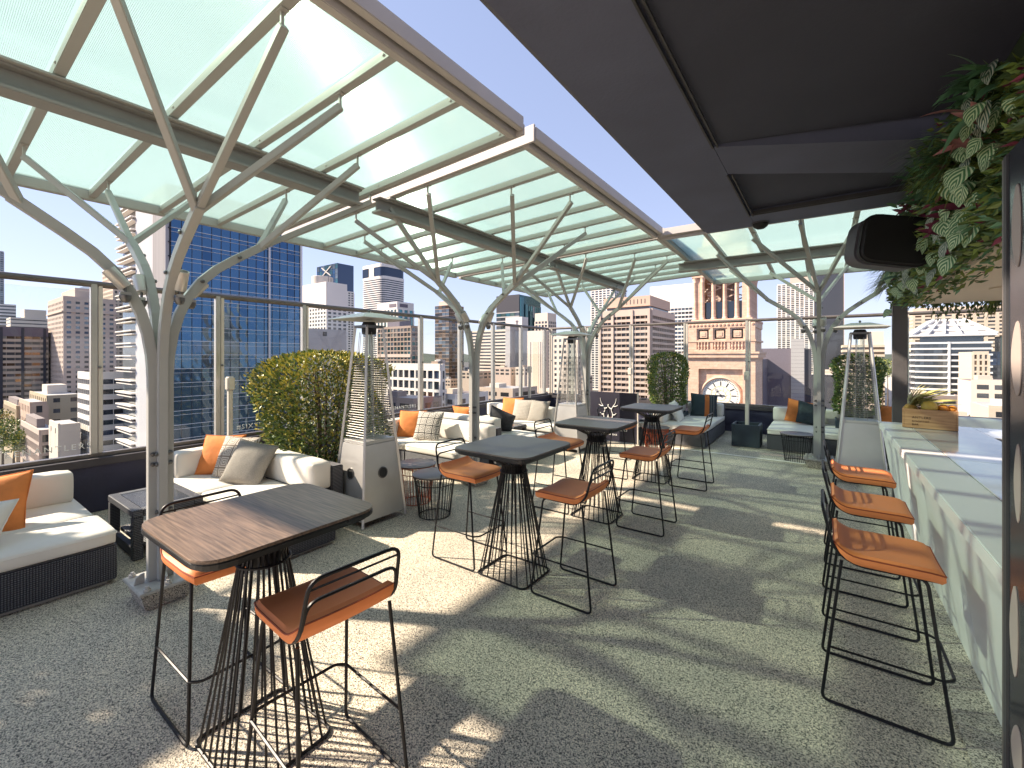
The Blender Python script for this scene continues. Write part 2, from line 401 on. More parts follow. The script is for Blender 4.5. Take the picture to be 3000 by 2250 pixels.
def cushion_mesh(name, m, sx, sy, sz, r=.05, puff=.015, cuts=7):
    """rounded upholstery block centred on its base"""
    bm = bmesh.new(); bmesh.ops.create_cube(bm, size=2); bmesh.ops.subdivide_edges(bm, edges=bm.edges, cuts=cuts, use_grid_fill=True)
    hx, hy, hz = sx / 2, sy / 2, sz / 2; r = min(r, hx * .95, hy * .95, hz * .95)
    rnd = random.Random(int(sx * 1000 + sy * 77))
    for v in bm.verts:
        # crowd the rings of vertices towards the edges so that the rounding is smooth
        q = [math.copysign(abs(c) ** .7, c) for c in v.co]
        p = Vector((q[0] * hx, q[1] * hy, q[2] * hz)); c = Vector((max(-hx + r, min(hx - r, p.x)), max(-hy + r, min(hy - r, p.y)), max(-hz + r, min(hz - r, p.z))))
        d = p - c
        if d.length > 1e-9: p = c + d.normalized() * r
        bx, by, bz = 1 - (p.x / hx) ** 2, 1 - (p.y / hy) ** 2, 1 - (p.z / hz) ** 2
        p.x += math.copysign(puff * .6 * max(0, by) * max(0, bz), p.x) * (abs(p.x) / hx) ** 3
        p.y += math.copysign(puff * .6 * max(0, bx) * max(0, bz), p.y) * (abs(p.y) / hy) ** 3
        p.z += math.copysign(puff * max(0, bx) * max(0, by), p.z) * (abs(p.z) / hz) ** 3 + rnd.uniform(-1, 1) * .0012
        v.co = p + Vector((0, 0, hz))
    bmesh.ops.recalc_face_normals(bm, faces=bm.faces)
    me = bpy.data.meshes.new(name); bm.to_mesh(me); bm.free()
    me.polygons.foreach_set('use_smooth', [True] * len(me.polygons)); me.materials.append(MATS[m]); return me
def pillow_mesh(name, m, w=.44, t=.15, n=14, seed=0):
    rnd = random.Random(seed); vs = []; fs = []
    for side in (1, -1):
        for i in range(n + 1):
            for j in range(n + 1):
                x = -1 + 2 * i / n; y = -1 + 2 * j / n
                h = max(0, (1 - abs(x) ** 2.2) * (1 - abs(y) ** 2.2)) ** .55
                pin = 1 - .07 * (1 - abs(y) ** 2) * abs(x) ** 3; piny = 1 - .07 * (1 - abs(x) ** 2) * abs(y) ** 3
                vs.append((x * w / 2 * pin, y * w / 2 * piny, side * (h * t / 2 + .002) + (rnd.uniform(-1, 1) * .003 if h > .1 else 0)))
    k = (n + 1) * (n + 1)
    for i in range(n):
        for j in range(n):
            a = i * (n + 1) + j; q = (a, a + 1, a + n + 2, a + n + 1); fs.append(q); fs.append(tuple(k + z for z in reversed(q)))
    rim = [i * (n + 1) for i in range(n + 1)] + [n * (n + 1) + j for j in range(1, n + 1)] + [i * (n + 1) + n for i in range(n - 1, -1, -1)] + list(range(n - 1, 0, -1))
    for a, b in zip(rim, rim[1:] + rim[:1]): fs.append((a, b, b + k, a + k))
    me = bpy.data.meshes.new(name); me.from_pydata(vs, [], fs); bm = bmesh.new(); bm.from_mesh(me); bmesh.ops.recalc_face_normals(bm, faces=bm.faces); bm.to_mesh(me); bm.free()
    me.polygons.foreach_set('use_smooth', [True] * len(me.polygons)); me.materials.append(MATS[m]); return me
def text_mesh(name, s, size, m, depth=.001, spacing=1.0):
    cu = bpy.data.curves.new(name, 'FONT'); cu.body = s; cu.size = size; cu.extrude = depth; cu.space_character = spacing; cu.resolution_u = 2
    o = bpy.data.objects.new(name, cu); COL.objects.link(o); dg = bpy.context.evaluated_depsgraph_get()
    me = bpy.data.meshes.new_from_object(o.evaluated_get(dg)); bpy.data.objects.remove(o); me.materials.clear(); me.materials.append(MATS[m]); return me
# ------------------------------------------------------------------ terrace: floor, walls, balustrades
WX, WY = -6.45, 10.88                  # inner faces of the left and far walls
GROUND = -48.0
fl = MB().box(-6.9, 9, -7, 11.3, -.4, 0).build('terrace_floor', 'rubber_floor'); structure(fl)
hb = MB().box(-7.0, 30, -40, 11.4, GROUND, -.404).build('host_building_block', 'roof_city'); structure(hb)
st = MB().box(-2.55, -.24, 8.215, 8.285, .004, .012).build('floor_strip', 'kerb_white'); structure(st)
bs = MB().box(.50, .66, 2.0, 6.4, .004, .010).build('bar_floor_border', 'rubber_plinth'); structure(bs)

def letters(pane, s, loc, rot, size=.088, sp=1.28):
    me = text_mesh('lettering', s, size, 'white_print', .0012, sp); link('lettering', me, pane, loc, rot)
left_posts = [-3.52, -2.32, -1.12, .07, 1.26, 2.47, 3.65, 4.85, 6.05, 7.21, 8.40, 9.60, 10.80]
lw = thing('parapet_wall', 'dark navy parapet wall running along the left side under the glass screen', 'wall', (WX, 0, 0))
MB().box(-.3, 0, -7, 11.28, .004, .50).build('wall_face', 'navy_wall', lw)
MB().box(-.33, .03, -7, 11.28, .505, .585).build('coping', 'navy_cap', lw, bevel=.006)
bl = thing('glass_balustrade', 'tall glass wind screen with aluminium posts along the left parapet', 'balustrade', (WX - .12, 0, .59))
MB().box(-.04, .04, -7, 10.95, 0, .035).build('bottom_channel', 'rail_bronze', bl)
MB().tube([(0, -7, 1.905), (0, 11.0, 1.905)], .036, 10).build('top_rail', 'rail_bronze', bl, smooth=True)
postm = MB().box(-.035, .035, -.05, .004, 0, 1.87).mesh('post', 'aluminium', bevel=.004)
flm = MB().box(-.028, .028, .012, .05, 0, 1.86).mesh('post_flange', 'riser_white', bevel=.004)
knob = MB().lathe([(.014, 0), (.014, .012), (.008, .016)], 10).mesh('bolt', 'inox_dark', smooth=True)
def post(par, loc, rz):
    p = link('post', postm, par, loc, (0, 0, rz)); link('post_flange', flm, p); link('bolt', knob, p, (.036, .02, .95), (0, R(90), 0)); return p
for y in left_posts: post(bl, (0, y, .036), 0)
for i, (a, b) in enumerate(zip(left_posts, left_posts[1:])):
    pn = MB().box(-.005, .005, a + .055, b - .055, .04, 1.82).build('glass_pane', 'clear_glass', bl)
    if b in (1.26,): letters(pn, '#SIXTEENANTLERS', (.008, .30, .10), (R(90), 0, R(90)))
    if a == 2.47: letters(pn, '#SIXTEENANTLERS', (.008, 2.68, .10), (R(90), 0, R(90)))
    if a == 4.85: letters(pn, '#SIXTEENANTLERS', (.008, 5.0, .10), (R(90), 0, R(90)))
bw = thing('parapet_wall', 'dark navy parapet wall across the far end of the terrace below the clock tower', 'wall', (0, WY, 0))
MB().box(WX + .002, 8, 0, .3, .004, .50).build('wall_face', 'navy_wall', bw)
MB().box(WX + .035, 8, -.03, .33, .508, .588).build('coping', 'navy_cap', bw, bevel=.006)
bb = thing('glass_balustrade', 'tall glass wind screen with slim posts across the far end of the terrace', 'balustrade', (0, WY + .12, .592))
MB().box(WX - .07, 8, -.04, .04, 0, .035).build('bottom_channel', 'rail_bronze', bb)
MB().tube([(WX - .08, 0, 1.903), (8, 0, 1.903)], .034, 10).build('top_rail', 'rail_bronze', bb, smooth=True)
back_posts = [-6.46, -5.33, -4.06, -2.71, -1.38, -.06, 1.25, 2.55, 3.85, 5.15]
for x in back_posts: post(bb, (x, 0, .036), R(-90))
for a, b in zip(back_posts, back_posts[1:]):
    MB().box(a + .055, b - .055, -.005, .005, .04, 1.82).build('glass_pane', 'clear_glass', bb)

def riser(label, loc, ztop, rz=0, z0=.0):
    r = thing('cable_riser', label, 'post', loc, rz, 'white cable risers in front of the screen')
    MB().box(-.032, .032, -.026, .026, z0, ztop - .12).build('riser_tube', 'riser_white', r, bevel=.008)
    MB().box(-.05, .05, -.045, .045, ztop - .12, ztop + .06).build('junction_box', 'riser_white', r, bevel=.015, seg=3)
riser('white cable riser with junction box on the left parapet behind the corner sofa and pillows', (-6.37, 2.52, .588), .78)
riser('white cable riser with junction box on the left parapet near the far corner sofa', (-6.37, 9.72, .588), .78)
riser('white cable riser with junction box against the brown tower, above the dark sign board', (-4.02, 10.80, .59), .75)
riser('white cable riser standing in the square dark planter box below the clock tower', (-1.19, 9.36, .30), 1.05)

# ------------------------------------------------------------------ canopies
rknob = MB().lathe([(.009, 0), (.009, .004), (.005, .006)], 8).mesh('bolt', 'galvanised', smooth=True)
GZ = lambda lx: 3.448 + .041 * lx
def canopy(label, loc, rz, ln, lo=-2.16, hi=1.75, n=6):
    """local x: low to high side, local y: along the main beam, which hangs over local x = 0"""
    c = thing('glass_canopy', label, 'canopy', loc, rz, 'glass canopies over the terrace')
    st = ln / n
    for i in range(n + 1):
        y = i * st; w = .028
        m = MB().hexa([(lo, y - w, GZ(lo) - .075), (hi, y - w, GZ(hi) - .075), (hi, y + w, GZ(hi) - .075), (lo, y + w, GZ(lo) - .075),
                       (lo, y - w, GZ(lo) - .012), (hi, y - w, GZ(hi) - .012), (hi, y + w, GZ(hi) - .012), (lo, y + w, GZ(lo) - .012)])
        rf = m.build('rafter', 'steel_paint', c, bevel=.004)
        for sx in (lo + .06, .16, hi - .06):
            for s in (-1, 1): link('bolt', rknob, rf, (sx, y + s * (w + .001), GZ(sx) - .045), (R(-90) * s, 0, 0))
        if i < n:
            a, b = y + .012, y + st - .012
            g = MB().hexa([(lo, a, GZ(lo) - .010), (hi, a, GZ(hi) - .010), (hi, b, GZ(hi) - .010), (lo, b, GZ(lo) - .010),
                           (lo, a, GZ(lo) + .004), (hi, a, GZ(hi) + .004), (hi, b, GZ(hi) + .004), (lo, b, GZ(lo) + .004)]).build('glass_panel', 'canopy_glass', c)
            q = MB(); k = a + .03; rr = .0021
            while k < b - .03:
                q.tube([(lo + .03, k, GZ(lo) - .016), (hi - .03, k, GZ(hi) - .016)], rr, 10); k += .0078
            fo = q.build('fluting', 'canopy_flute', g, smooth=True); fo['kind'] = 'stuff'
    # edge beams: gutter on the low side, twin rail fascia on the high side, end plates
    MB().hexa([(lo - .07, -.03, GZ(lo) - .10), (lo, -.03, GZ(lo) - .10), (lo, ln + .03, GZ(lo) - .10), (lo - .07, ln + .03, GZ(lo) - .10),
               (lo - .07, -.03, GZ(lo) + .01), (lo, -.03, GZ(lo) + .01), (lo, ln + .03, GZ(lo) + .01), (lo - .07, ln + .03, GZ(lo) + .01)]).build('edge_beam', 'steel_paint', c, bevel=.006)
    z = GZ(hi)
    MB().box(hi, hi + .06, -.03, ln + .03, z - .085, z + .012).build('edge_beam', 'fascia_paint', c, bevel=.005)
    MB().box(hi + .062, hi + .075, -.02, ln + .02, z - .02, z + .03).build('shadow_gap_trim', 'rail_bronze', c)
    MB().box(hi + .077, hi + .135, -.03, ln + .03, z - .045, z + .06).build('fascia_rail', 'fascia_paint', c, bevel=.005)
    for y, zl, zh in ((-.055, -.07, .075), (ln + .031, -.078, .006)):
        a, b = y, y + .022
        MB().hexa([(lo, a, GZ(lo) + zl), (hi + .13, a, GZ(hi) + zl), (hi + .13, b, GZ(hi) + zl), (lo, b, GZ(lo) + zl),
                   (lo, a, GZ(lo) + zh), (hi + .13, a, GZ(hi) + zh), (hi + .13, b, GZ(hi) + zh), (lo, b, GZ(lo) + zh)]).build('end_plate', 'fascia_paint', c, bevel=.004)
    # main beam: channel section with flanges
    y0, y1 = -.17, ln - .14
    b = MB().box(-.008, .008, y0, y1, 3.225, 3.335)
    mb = b.build('main_beam', 'beam_paint', c)
    MB().box(-.075, .075, y0, y1, 3.20, 3.224).build('flange', 'beam_paint', mb, bevel=.004)
    MB().box(-.065, .065, y0, y1, 3.336, 3.352).build('flange', 'beam_paint', mb, bevel=.004)
    MB().box(-.02, .10, y0 + .1, y1, 3.353, 3.366).build('cleat_plate', 'steel_paint', mb)
    return c
TX = -3.8
canopy('near glass canopy, the largest, over the closest steel tree and sofas', (TX, -.58, 0), 0, 3.39)
canopy('middle glass canopy between the near canopy and the far corner canopy', (TX, 3.05, 0), 0, 3.38)
canopy('far glass canopy over the corner sofas and the dark sign board', (TX, 6.60, 0), 0, 3.38)
canopy('teal glass canopy across the far end in front of the clock tower', (-1.95, 8.13, 0), R(-90), 3.42, hi=1.5)

# ------------------------------------------------------------------ steel trees carrying the canopies
def make_tree(label, loc, rafters, axis):
    """RAFTERS: where the canopy's rafters cross AXIS, measured from the trunk; each prong ends under one of them"""
    t = thing('steel_tree', label, 'canopy support', loc, 0, 'branching steel supports')
    pl = MB(); b, tp, h = .135, .175, .125
    pl.hexa([(-b, -b * .85, 0), (b, -b * .85, 0), (b, b * .85, 0), (-b, b * .85, 0), (-tp, -tp * .85, h), (tp, -tp * .85, h), (tp, tp * .85, h), (-tp, tp * .85, h)])
    pl.build('plinth', 'rubber_plinth', t, bevel=.006)
    bp = MB().box(-.19, .19, -.16, .16, h + .001, h + .02).build('base_plate', 'galvanised', t, bevel=.004)
    nut = MB().lathe([(.021, 0), (.021, .018), (.012, .019), (.012, .032)], 6).mesh('anchor_bolt', 'galvanised')
    for x in (-.16, .16):
        for y in (-.115, 0, .115): link('anchor_bolt', nut, bp, (x, y, h + .021))
    gus = MB().add([(0, -.006, 0), (.055, -.006, 0), (.045, -.006, .045), (.02, -.006, .062), (0, -.006, .065), (0, .006, 0), (.055, .006, 0), (.045, .006, .045), (.02, .006, .062), (0, .006, .065)],
                   [(0, 1, 2, 3, 4), (9, 8, 7, 6, 5), (0, 5, 6, 1), (1, 6, 7, 2), (2, 7, 8, 3), (3, 8, 9, 4), (4, 9, 5, 0)]).mesh('gusset', 'galvanised')
    for k in range(4): link('gusset', gus, bp, (.088 * math.cos(k * math.pi / 2), .088 * math.sin(k * math.pi / 2), h + .021), (0, 0, k * math.pi / 2))
    prof = [(.042, h + .021), (.042, 1.55), (.050, 1.70), (.073, 1.86), (.110, 2.0), (.165, 2.13), (.245, 2.255), (.35, 2.365), (.48, 2.465), (.60, 2.55), (.70, 2.62)]
    rib = MB().sweep([(r, 0, z) for r, z in prof], .054, .060, (0, 1, 0)).mesh('rib', 'steel_paint', smooth=False, bevel=.004)
    tips = ((1.60, 0), (1.22, .60), (1.22, -.60))
    def hang(par, x, y, z, zr):
        MB().box(x - .006, x + .006, y - .008, y + .008, z, zr).build('hanger_rod', 'galvanised', par)
        MB().box(x - .034, x + .034, y - .02, y + .02, zr - .006, zr + .001).build('hanger_clip', 'galvanised', par)
    cyl = MB().lathe([(.0, 0), (.036, 0), (.039, .005), (.039, .135), (.034, .135), (.032, .12), (0, .12)], 18, cap=False)
    for k in range(4):
        a = k * math.pi / 2
        rb = link('rib', rib, t, rot=(0, 0, a))
        for z in (.55, .62, .95, 1.02):
            link('bolt', knob, rb, (.02 if z < .9 else .05, .0275, z), (R(-90), 0, 0)); link('bolt', knob, rb, (.05, -.0275, z), (R(90), 0, 0))
        link('bolt', knob, rb, (.245, -.033, 2.255), (R(90), 0, 0)); link('bolt', knob, rb, (.5, -.033, 2.48), (R(90), 0, 0))
        ca, sa = round(math.cos(a)), round(math.sin(a))
        for r_, l_ in tips:
            x, y = r_ * ca - l_ * sa, r_ * sa + l_ * ca
            if axis == 'y': y = min(rafters, key=lambda q: abs(q - y)); lx = x
            else: x = min(rafters, key=lambda q: abs(q - x)); lx = -y
            zr = GZ(lx) - .0755; zt = zr - .085
            p0 = Vector((.66 * ca, .66 * sa, 2.59)); p1 = Vector((x, y, zt)); d = p1 - p0
            pr = MB().sweep([p0, p1], .043, .045, d.cross(Vector((0, 0, 1)))).build('prong', 'steel_paint', t, bevel=.004)
            hang(pr, x - d.x * .02, y - d.y * .02 if axis == 'x' else y, zt - .02, zr)
        # spotlight clamped to the rib
        sp = MB().box(-.03, .03, -.018, .018, 0, .022).build('spotlight', 'inox', t, bevel=.004)
        sp.location = Vector((.20 * math.cos(a) - .052 * math.sin(a), .20 * math.sin(a) + .052 * math.cos(a), 2.10)); sp.rotation_euler = (0, 0, a)
        MB().tube([(0, 0, -.03), (0, 0, .07)], .008, 8).build('stem', 'inox_dark', sp)
        MB().lathe([(.0, -.05), (.02, -.045), (.032, -.02), (.033, 0)], 14).build('clamp', 'inox_dark', sp, smooth=True)
        cc = link('lamp_head', cyl.mesh('lamp_head', 'inox', smooth=True), sp, (0.0, 0, .055), (0, R(26 + 14 * (k % 2)), 0))
    return t
def raf(y0, ln, ty): return [y0 + ln / 6 * i - ty for i in range(7)]
make_tree('nearest branching steel tree, its trunk between the wicker cube table and front bar table', (TX, 1.06, 0), raf(-.58, 3.39, 1.06), 'y')
make_tree('middle branching steel tree behind the second bar table', (TX, 4.45, 0), raf(3.05, 3.38, 4.45), 'y')
make_tree('farthest branching steel tree, beside the second patio heater and dark sign board', (TX, 7.83, 0), raf(6.60, 3.38, 7.83), 'y')
make_tree('branching steel tree at the far end, right of the clock tower', (-.06, 8.13, 0), raf(-1.95, 3.42, -.06), 'x')

# ------------------------------------------------------------------ dark soffit of the building's overhang
SZ = 3.3
so = thing('roof_overhang', 'dark charcoal roof overhang with recessed panels above the bar side', 'roof', (0, 0, SZ))
MB().box(-1.24, 9, -7, 6.12, .46, .62).build('roof_slab', 'soffit', so)
MB().prism([(-1.24, -7), (-.69, -7), (-.69, 6.12), (-1.24, 6.12)], 0, .455).build('soffit_panel', 'soffit', so)
MB().prism([(-.687, 5.64), (9, 5.64), (9, 6.12), (-.687, 6.12)], .001, .455).build('soffit_panel', 'soffit', so)
MB().prism([(-.687, 3.62), (1.35, 4.83), (1.35, 5.62), (-.687, 4.23)], .001, .455).build('soffit_panel', 'soffit', so)
MB().box(-1.30, -1.243, -7, 6.18, .04, .70).build('fascia', 'soffit_edge', so, bevel=.01)
MB().box(-1.242, 9, 6.122, 6.18, .04, .70).build('fascia', 'soffit_edge', so, bevel=.01)
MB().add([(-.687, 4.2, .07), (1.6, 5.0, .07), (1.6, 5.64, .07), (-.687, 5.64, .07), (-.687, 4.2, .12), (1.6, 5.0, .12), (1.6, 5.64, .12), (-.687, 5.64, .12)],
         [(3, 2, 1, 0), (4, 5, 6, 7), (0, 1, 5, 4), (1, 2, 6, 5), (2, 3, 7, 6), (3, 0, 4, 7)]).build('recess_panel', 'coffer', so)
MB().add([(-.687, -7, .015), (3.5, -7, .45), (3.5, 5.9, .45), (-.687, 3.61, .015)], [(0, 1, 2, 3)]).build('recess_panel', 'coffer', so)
for dx in (0, .035):
    MB().box(-.70 + dx, -.688 + dx, -7, 3.62, -.012, .004).build('moulding', 'trim_black', so)
    MB().box(-.70 + dx, -.688 + dx, 4.25, 5.65, -.012, .004).build('moulding', 'trim_black', so)
MB().box(-.65, 1.5, 5.60, 5.612, -.012, .03).build('moulding', 'trim_black', so)
MB().box(-.65, 1.5, 5.565, 5.577, -.006, .03).build('moulding', 'trim_black', so)

dome = thing('security_camera', 'small black dome camera under the far edge of the dark overhang', 'camera', (-.62, 6.0, SZ))
MB().lathe([(.085, 0), (.085, -.02), (.075, -.045), (.045, -.07), (0.0, -.078)], 20, cap=False).build('dome', 'speaker_black', dome, smooth=True)
MB().lathe([(.095, 0), (.095, -.012)], 20).build('mount_ring', 'speaker_grey', dome)

# ------------------------------------------------------------------ planted bulkhead over the bar
bk = thing('bar_bulkhead', 'boxed bulkhead over the bar with beige underside carrying the green wall', 'bulkhead', (0, 0, 0))
MB().box(.80, 1.1, 0, 6.95, 2.362, SZ - .002).build('front_board', 'leaf_dark', bk)
MB().box(.80, 6.5, 0, 6.90, 2.30, 2.36).build('soffit_board', 'beige_soffit', bk)
MB().box(1.102, 6.5, 6.86, 6.95, 2.362, 2.62).build('end_board', 'trim_black', bk)
dl = MB().lathe([(.11, 0), (.11, .004), (.1, .006)], 24).mesh('downlight_trim', 'beige_soffit')
for x, y in ((1.35, 4.3), (1.3, 5.6), (1.9, 4.6), (1.95, 6.2)): link('downlight_trim', dl, bk, (x, y, 2.291))
cl = MB().box(.655, .785, 6.72, 6.85, .004, 2.36).build('column', 'column_grey', bevel=.006)
tag(cl, 'dark grey square column at the far end of the bar under the green wall', 'column')

def leaf_mesh(name, m, ln, wd, droop=.25, fold=.25, sharp=.8, n=7):
    vs = []; fs = []; uv = []
    for i in range(n + 1):
        q = i / n; w = wd / 2 * max(.02, math.sin(math.pi * q ** sharp)) ** .8; x = ln * q; z = -droop * ln * q * q
        for j in (-1, -.5, 0, .5, 1):
            vs.append((x, w * j, z + fold * w * abs(j) - (.25 * w * abs(j) ** 3))); uv.append((q, j))
    for i in range(n):
        for j in range(4):
            a = i * 5 + j; fs.append((a, a + 1, a + 6, a + 5))
    me = bpy.data.meshes.new(name); me.from_pydata(vs, [], fs); ul = me.uv_layers.new(name='leaf')
    for lp in me.loops: ul.data[lp.index].uv = uv[lp.vertex_index]
    me.polygons.foreach_set('use_smooth', [True] * len(me.polygons)); me.materials.append(MATS[m]); return me
def scatter_leaves(name, pts, mats, weights, ln, wd, rnd, parent, out=None, up=.2):
    """many small folded leaves in one mesh; PTS: (point, outward direction)"""
    vs = []; fs = []; mi = []
    for p, o in pts:
        d = (Vector(o) + Vector((rnd.gauss(0, .55), rnd.gauss(0, .55), rnd.gauss(up, .55)))).normalized()
        s = d.cross(Vector((rnd.gauss(0, 1), rnd.gauss(0, 1), rnd.gauss(0, 1)))).normalized(); nn = d.cross(s)
        l = ln * rnd.uniform(.6, 1.3); w = wd * rnd.uniform(.7, 1.25); p = Vector(p); k = len(vs)
        vs += [p, p + d * l * .45 + s * w / 2 + nn * w * .18, p + d * l * .45 - s * w / 2 + nn * w * .18, p + d * l, p + d * l * .5]
        fs += [(k, k + 1, k + 4), (k, k + 4, k + 2), (k + 1, k + 3, k + 4), (k + 4, k + 3, k + 2)]
        m = rnd.choices(range(len(mats)), weights(p) if callable(weights) else weights)[0]; mi += [m] * 4
    me = bpy.data.meshes.new(name); me.from_pydata([tuple(v) for v in vs], [], fs)
    for m in mats: me.materials.append(MATS[m])
    me.polygons.foreach_set('material_index', mi)
    o = link(name, me, parent); o['kind'] = 'stuff'; return o
def tuft_mesh(name, m, n, ln, wd, seed, spread=.7):
    rnd = random.Random(seed); vs = []; fs = []
    for i in range(n):
        a = rnd.uniform(0, 2 * math.pi); e = rnd.uniform(0, spread); d = Vector((1, math.sin(a) * e, math.cos(a) * e)).normalized()
        l = ln * rnd.uniform(.6, 1.1); s = d.cross(Vector((0, 0, 1))).normalized() * wd / 2; p = Vector((0, rnd.uniform(-.03, .03), rnd.uniform(-.03, .03))); k = len(vs)
        for q, w in ((0, 1), (.4, 1), (.75, .75), (1, .05)):
            c = p + d * l * q + Vector((0, 0, -l * .45 * q * q)); vs += [c - s * w, c + s * w]
        for j in range(3): fs.append((k + 2 * j, k + 2 * j + 1, k + 2 * j + 3, k + 2 * j + 2))
    me = bpy.data.meshes.new(name); me.from_pydata([tuple(v) for v in vs], [], fs); me.materials.append(MATS[m]); return me
gw = thing('green_wall', 'dense green wall of mixed striped, grassy and plum leaves hanging over the bar', 'green wall', (0, 0, 0))
rnd = random.Random(11)
pts = []
for i in range(10500):
    y = rnd.uniform(2.3, 7.05); z = rnd.uniform(2.27, min(3.26, 2.93 + .42 * (y - 2.65))); b = .10 + .09 * math.sin(y * 3.1 + z * 4) * math.sin(z * 5 + y)
    x = .80 - rnd.uniform(0, b + .05)
    if z < 2.36: x = rnd.uniform(.66, .98)
    pts.append(((x, y, z), (-1, 0, -.1)))
for i in range(1500):
    pts.append(((rnd.uniform(.66, 1.08), 6.95 + rnd.uniform(0, .16), rnd.uniform(2.3, 3.25)), (0, 1, -.1)))
scatter_leaves('foliage', pts, ['leaf_dark', 'leaf_green', 'leaf_lime', 'leaf_teal', 'leaf_plum'], [3.5, 3, 1.8, 2, .5], .062, .028, rnd, gw, up=-.15)
pts = []
for i in range(1300):
    pts.append(((rnd.uniform(1.0, 4.2), 6.97 + rnd.uniform(-.04, .05), 2.36 - abs(rnd.gauss(0, .085))), (0, .1, -1)))
scatter_leaves('trailing_foliage', pts, ['leaf_dark', 'leaf_green'], [3, 1], .06, .026, rnd, gw, up=-.6)
variants = {k: leaf_mesh(k, m, l, w, d, f, s) for k, (m, l, w, d, f, s) in {
    'striped_leaf': ('leaf_striped', .10, .098, .30, .35, .58), 'striped_leaf_long': ('leaf_striped_dark', .14, .062, .4, .3, .8),
    'pink_leaf': ('leaf_pink', .17, .05, .25, .5, .9), 'plum_leaf': ('leaf_plum', .14, .05, .3, .4, .9), 'broad_leaf': ('leaf_teal', .15, .045, .3, .4, .85)}.items()}
def leaf_turn(kind):
    """hanging leaves show their face, tips down; the slim ones fan out"""
    if kind.startswith('striped'): d = Vector((-.35 + rnd.gauss(0, .2), rnd.gauss(0, .45), -.8)); nn = Vector((-.8, -.65, .25 + rnd.gauss(0, .2)))
    else: d = Vector((-.7, -.25 + rnd.gauss(0, .6), rnd.gauss(.05, .45))); nn = Vector((-.3, -.6 + rnd.gauss(0, .3), .8))
    d.normalize(); nn = (nn - d * nn.dot(d)).normalized(); s = nn.cross(d)
    return Matrix((d, s, nn)).transposed().to_euler()
def put(kind, y, z, n, sy, sz, sc=1.0):
    for i in range(n):
        o = link(kind.replace('_long', ''), variants[kind], gw, (.66 + rnd.uniform(-.07, .05), y + rnd.gauss(0, sy), min(3.24, 2.9 + .42 * (y - 2.65), z + rnd.gauss(0, sz))),
                 leaf_turn(kind), (sc * rnd.uniform(.75, 1.15),) * 3)
put('striped_leaf', 3.42, 2.66, 34, .15, .12, 1.2); put('striped_leaf', 3.15, 2.9, 10, .1, .1); put('striped_leaf_long', 3.2, 2.95, 12, .12, .1, 1.1)
put('striped_leaf_long', 4.0, 2.55, 14, .2, .12); put('striped_leaf', 4.5, 2.55, 20, .22, .1); put('striped_leaf_long', 5.2, 2.6, 16, .3, .14)
put('striped_leaf', 5.6, 2.75, 16, .4, .2); put('pink_leaf', 3.22, 2.86, 7, .07, .06, 1.1); put('plum_leaf', 3.75, 2.62, 10, .12, .1); put('plum_leaf', 3.6, 2.5, 8, .15, .05)
put('plum_leaf', 5.0, 2.9, 10, .5, .2); put('broad_leaf', 3.1, 3.1, 34, .09, .09, 1.1); put('broad_leaf', 3.3, 3.05, 10, .1, .1); put('broad_leaf', 4.3, 2.9, 26, .25, .15)
put('striped_leaf', 6.4, 2.55, 14, .25, .15); put('broad_leaf', 6.2, 2.9, 20, .4, .2)
tm = [tuft_mesh('grass_tuft', m, 46, l, .010, 30 + i, .9) for i, (m, l) in enumerate((('leaf_teal', .36), ('leaf_green', .32), ('leaf_teal', .30)))]
for y, z, k in ((3.55, 2.95, 0), (3.75, 3.0, 0), (3.65, 2.85, 1), (3.9, 2.9, 0), (4.7, 2.75, 0), (4.85, 2.65, 0), (4.75, 2.55, 1), (5.9, 2.95, 1), (6.3, 2.75, 1), (6.7, 2.95, 2), (6.85, 2.8, 1), (6.95, 2.65, 1), (6.9, 3.05, 2), (6.75, 2.6, 1)):
    link('grass_tuft', tm[k], gw, (.66, y, z), (rnd.uniform(-.4, .4), rnd.uniform(-.1, .35), math.pi + rnd.uniform(-.2, .7)))
for x in (1.5, 1.62, 1.74): link('grass_tuft', tm[1], gw, (x, 6.98, 2.36), (0, R(70), rnd.uniform(0, 6)), (.7, .7, .7))

# loudspeaker hung beside the green wall
sp = thing('loudspeaker', 'large black loudspeaker bracketed beside the green wall under the overhang', 'speaker', (.42, 4.35, 2.56), R(24))
cab = MB().prism(rrect(.235, .185, .11), 0, .07).build('grille', 'speaker_black', sp, smooth=True, bevel=.02, seg=3); cab.rotation_euler = (R(90), 0, 0); cab.rotation_euler.rotate_axis('Z', R(-9))
shell = MB().prism(rrect(.23, .18, .11), -.20, -.002).build('cabinet', 'speaker_grey', sp, smooth=True, bevel=.03, seg=3); shell.rotation_euler = cab.rotation_euler
MB().box(.05, .42, .10, .14, -.02, .03).build('bracket', 'speaker_black', sp)

# ------------------------------------------------------------------ bar counter
bar = thing('bar_counter', 'white bar counter with marble top and sculpted front beside orange stools', 'bar', (0, 0, 0))
ny, nz = 150, 26; vs = []; fs = []; Y0, Y1 = 1.7, 6.40
def dent(y, z):
    per = .86; k = ((y - 2.28) / per) % 1.0            # each scoop: sharp near edge, fading towards the far end
    lo = .18 + .30 * k; hi = .80 - .05 * k
    if not (lo < z < hi): return 0
    e = min(1, (z - lo) / .12, (hi - z) / .035)
    return .026 * max(0, (1 - k * 1.7)) * max(0, min(1, k / .05)) * max(0, e)
for i in range(ny + 1):
    y = Y0 + (Y1 - Y0) * i / ny
    for j in range(nz + 1):
        z = .002 + .888 * j / nz; vs.append((.66 - .13 * z / .89 + dent(y, z), y, z))
for i in range(ny):
    for j in range(nz):
        a = i * (nz + 1) + j; fs.append((a, a + 1, a + nz + 2, a + nz + 1))
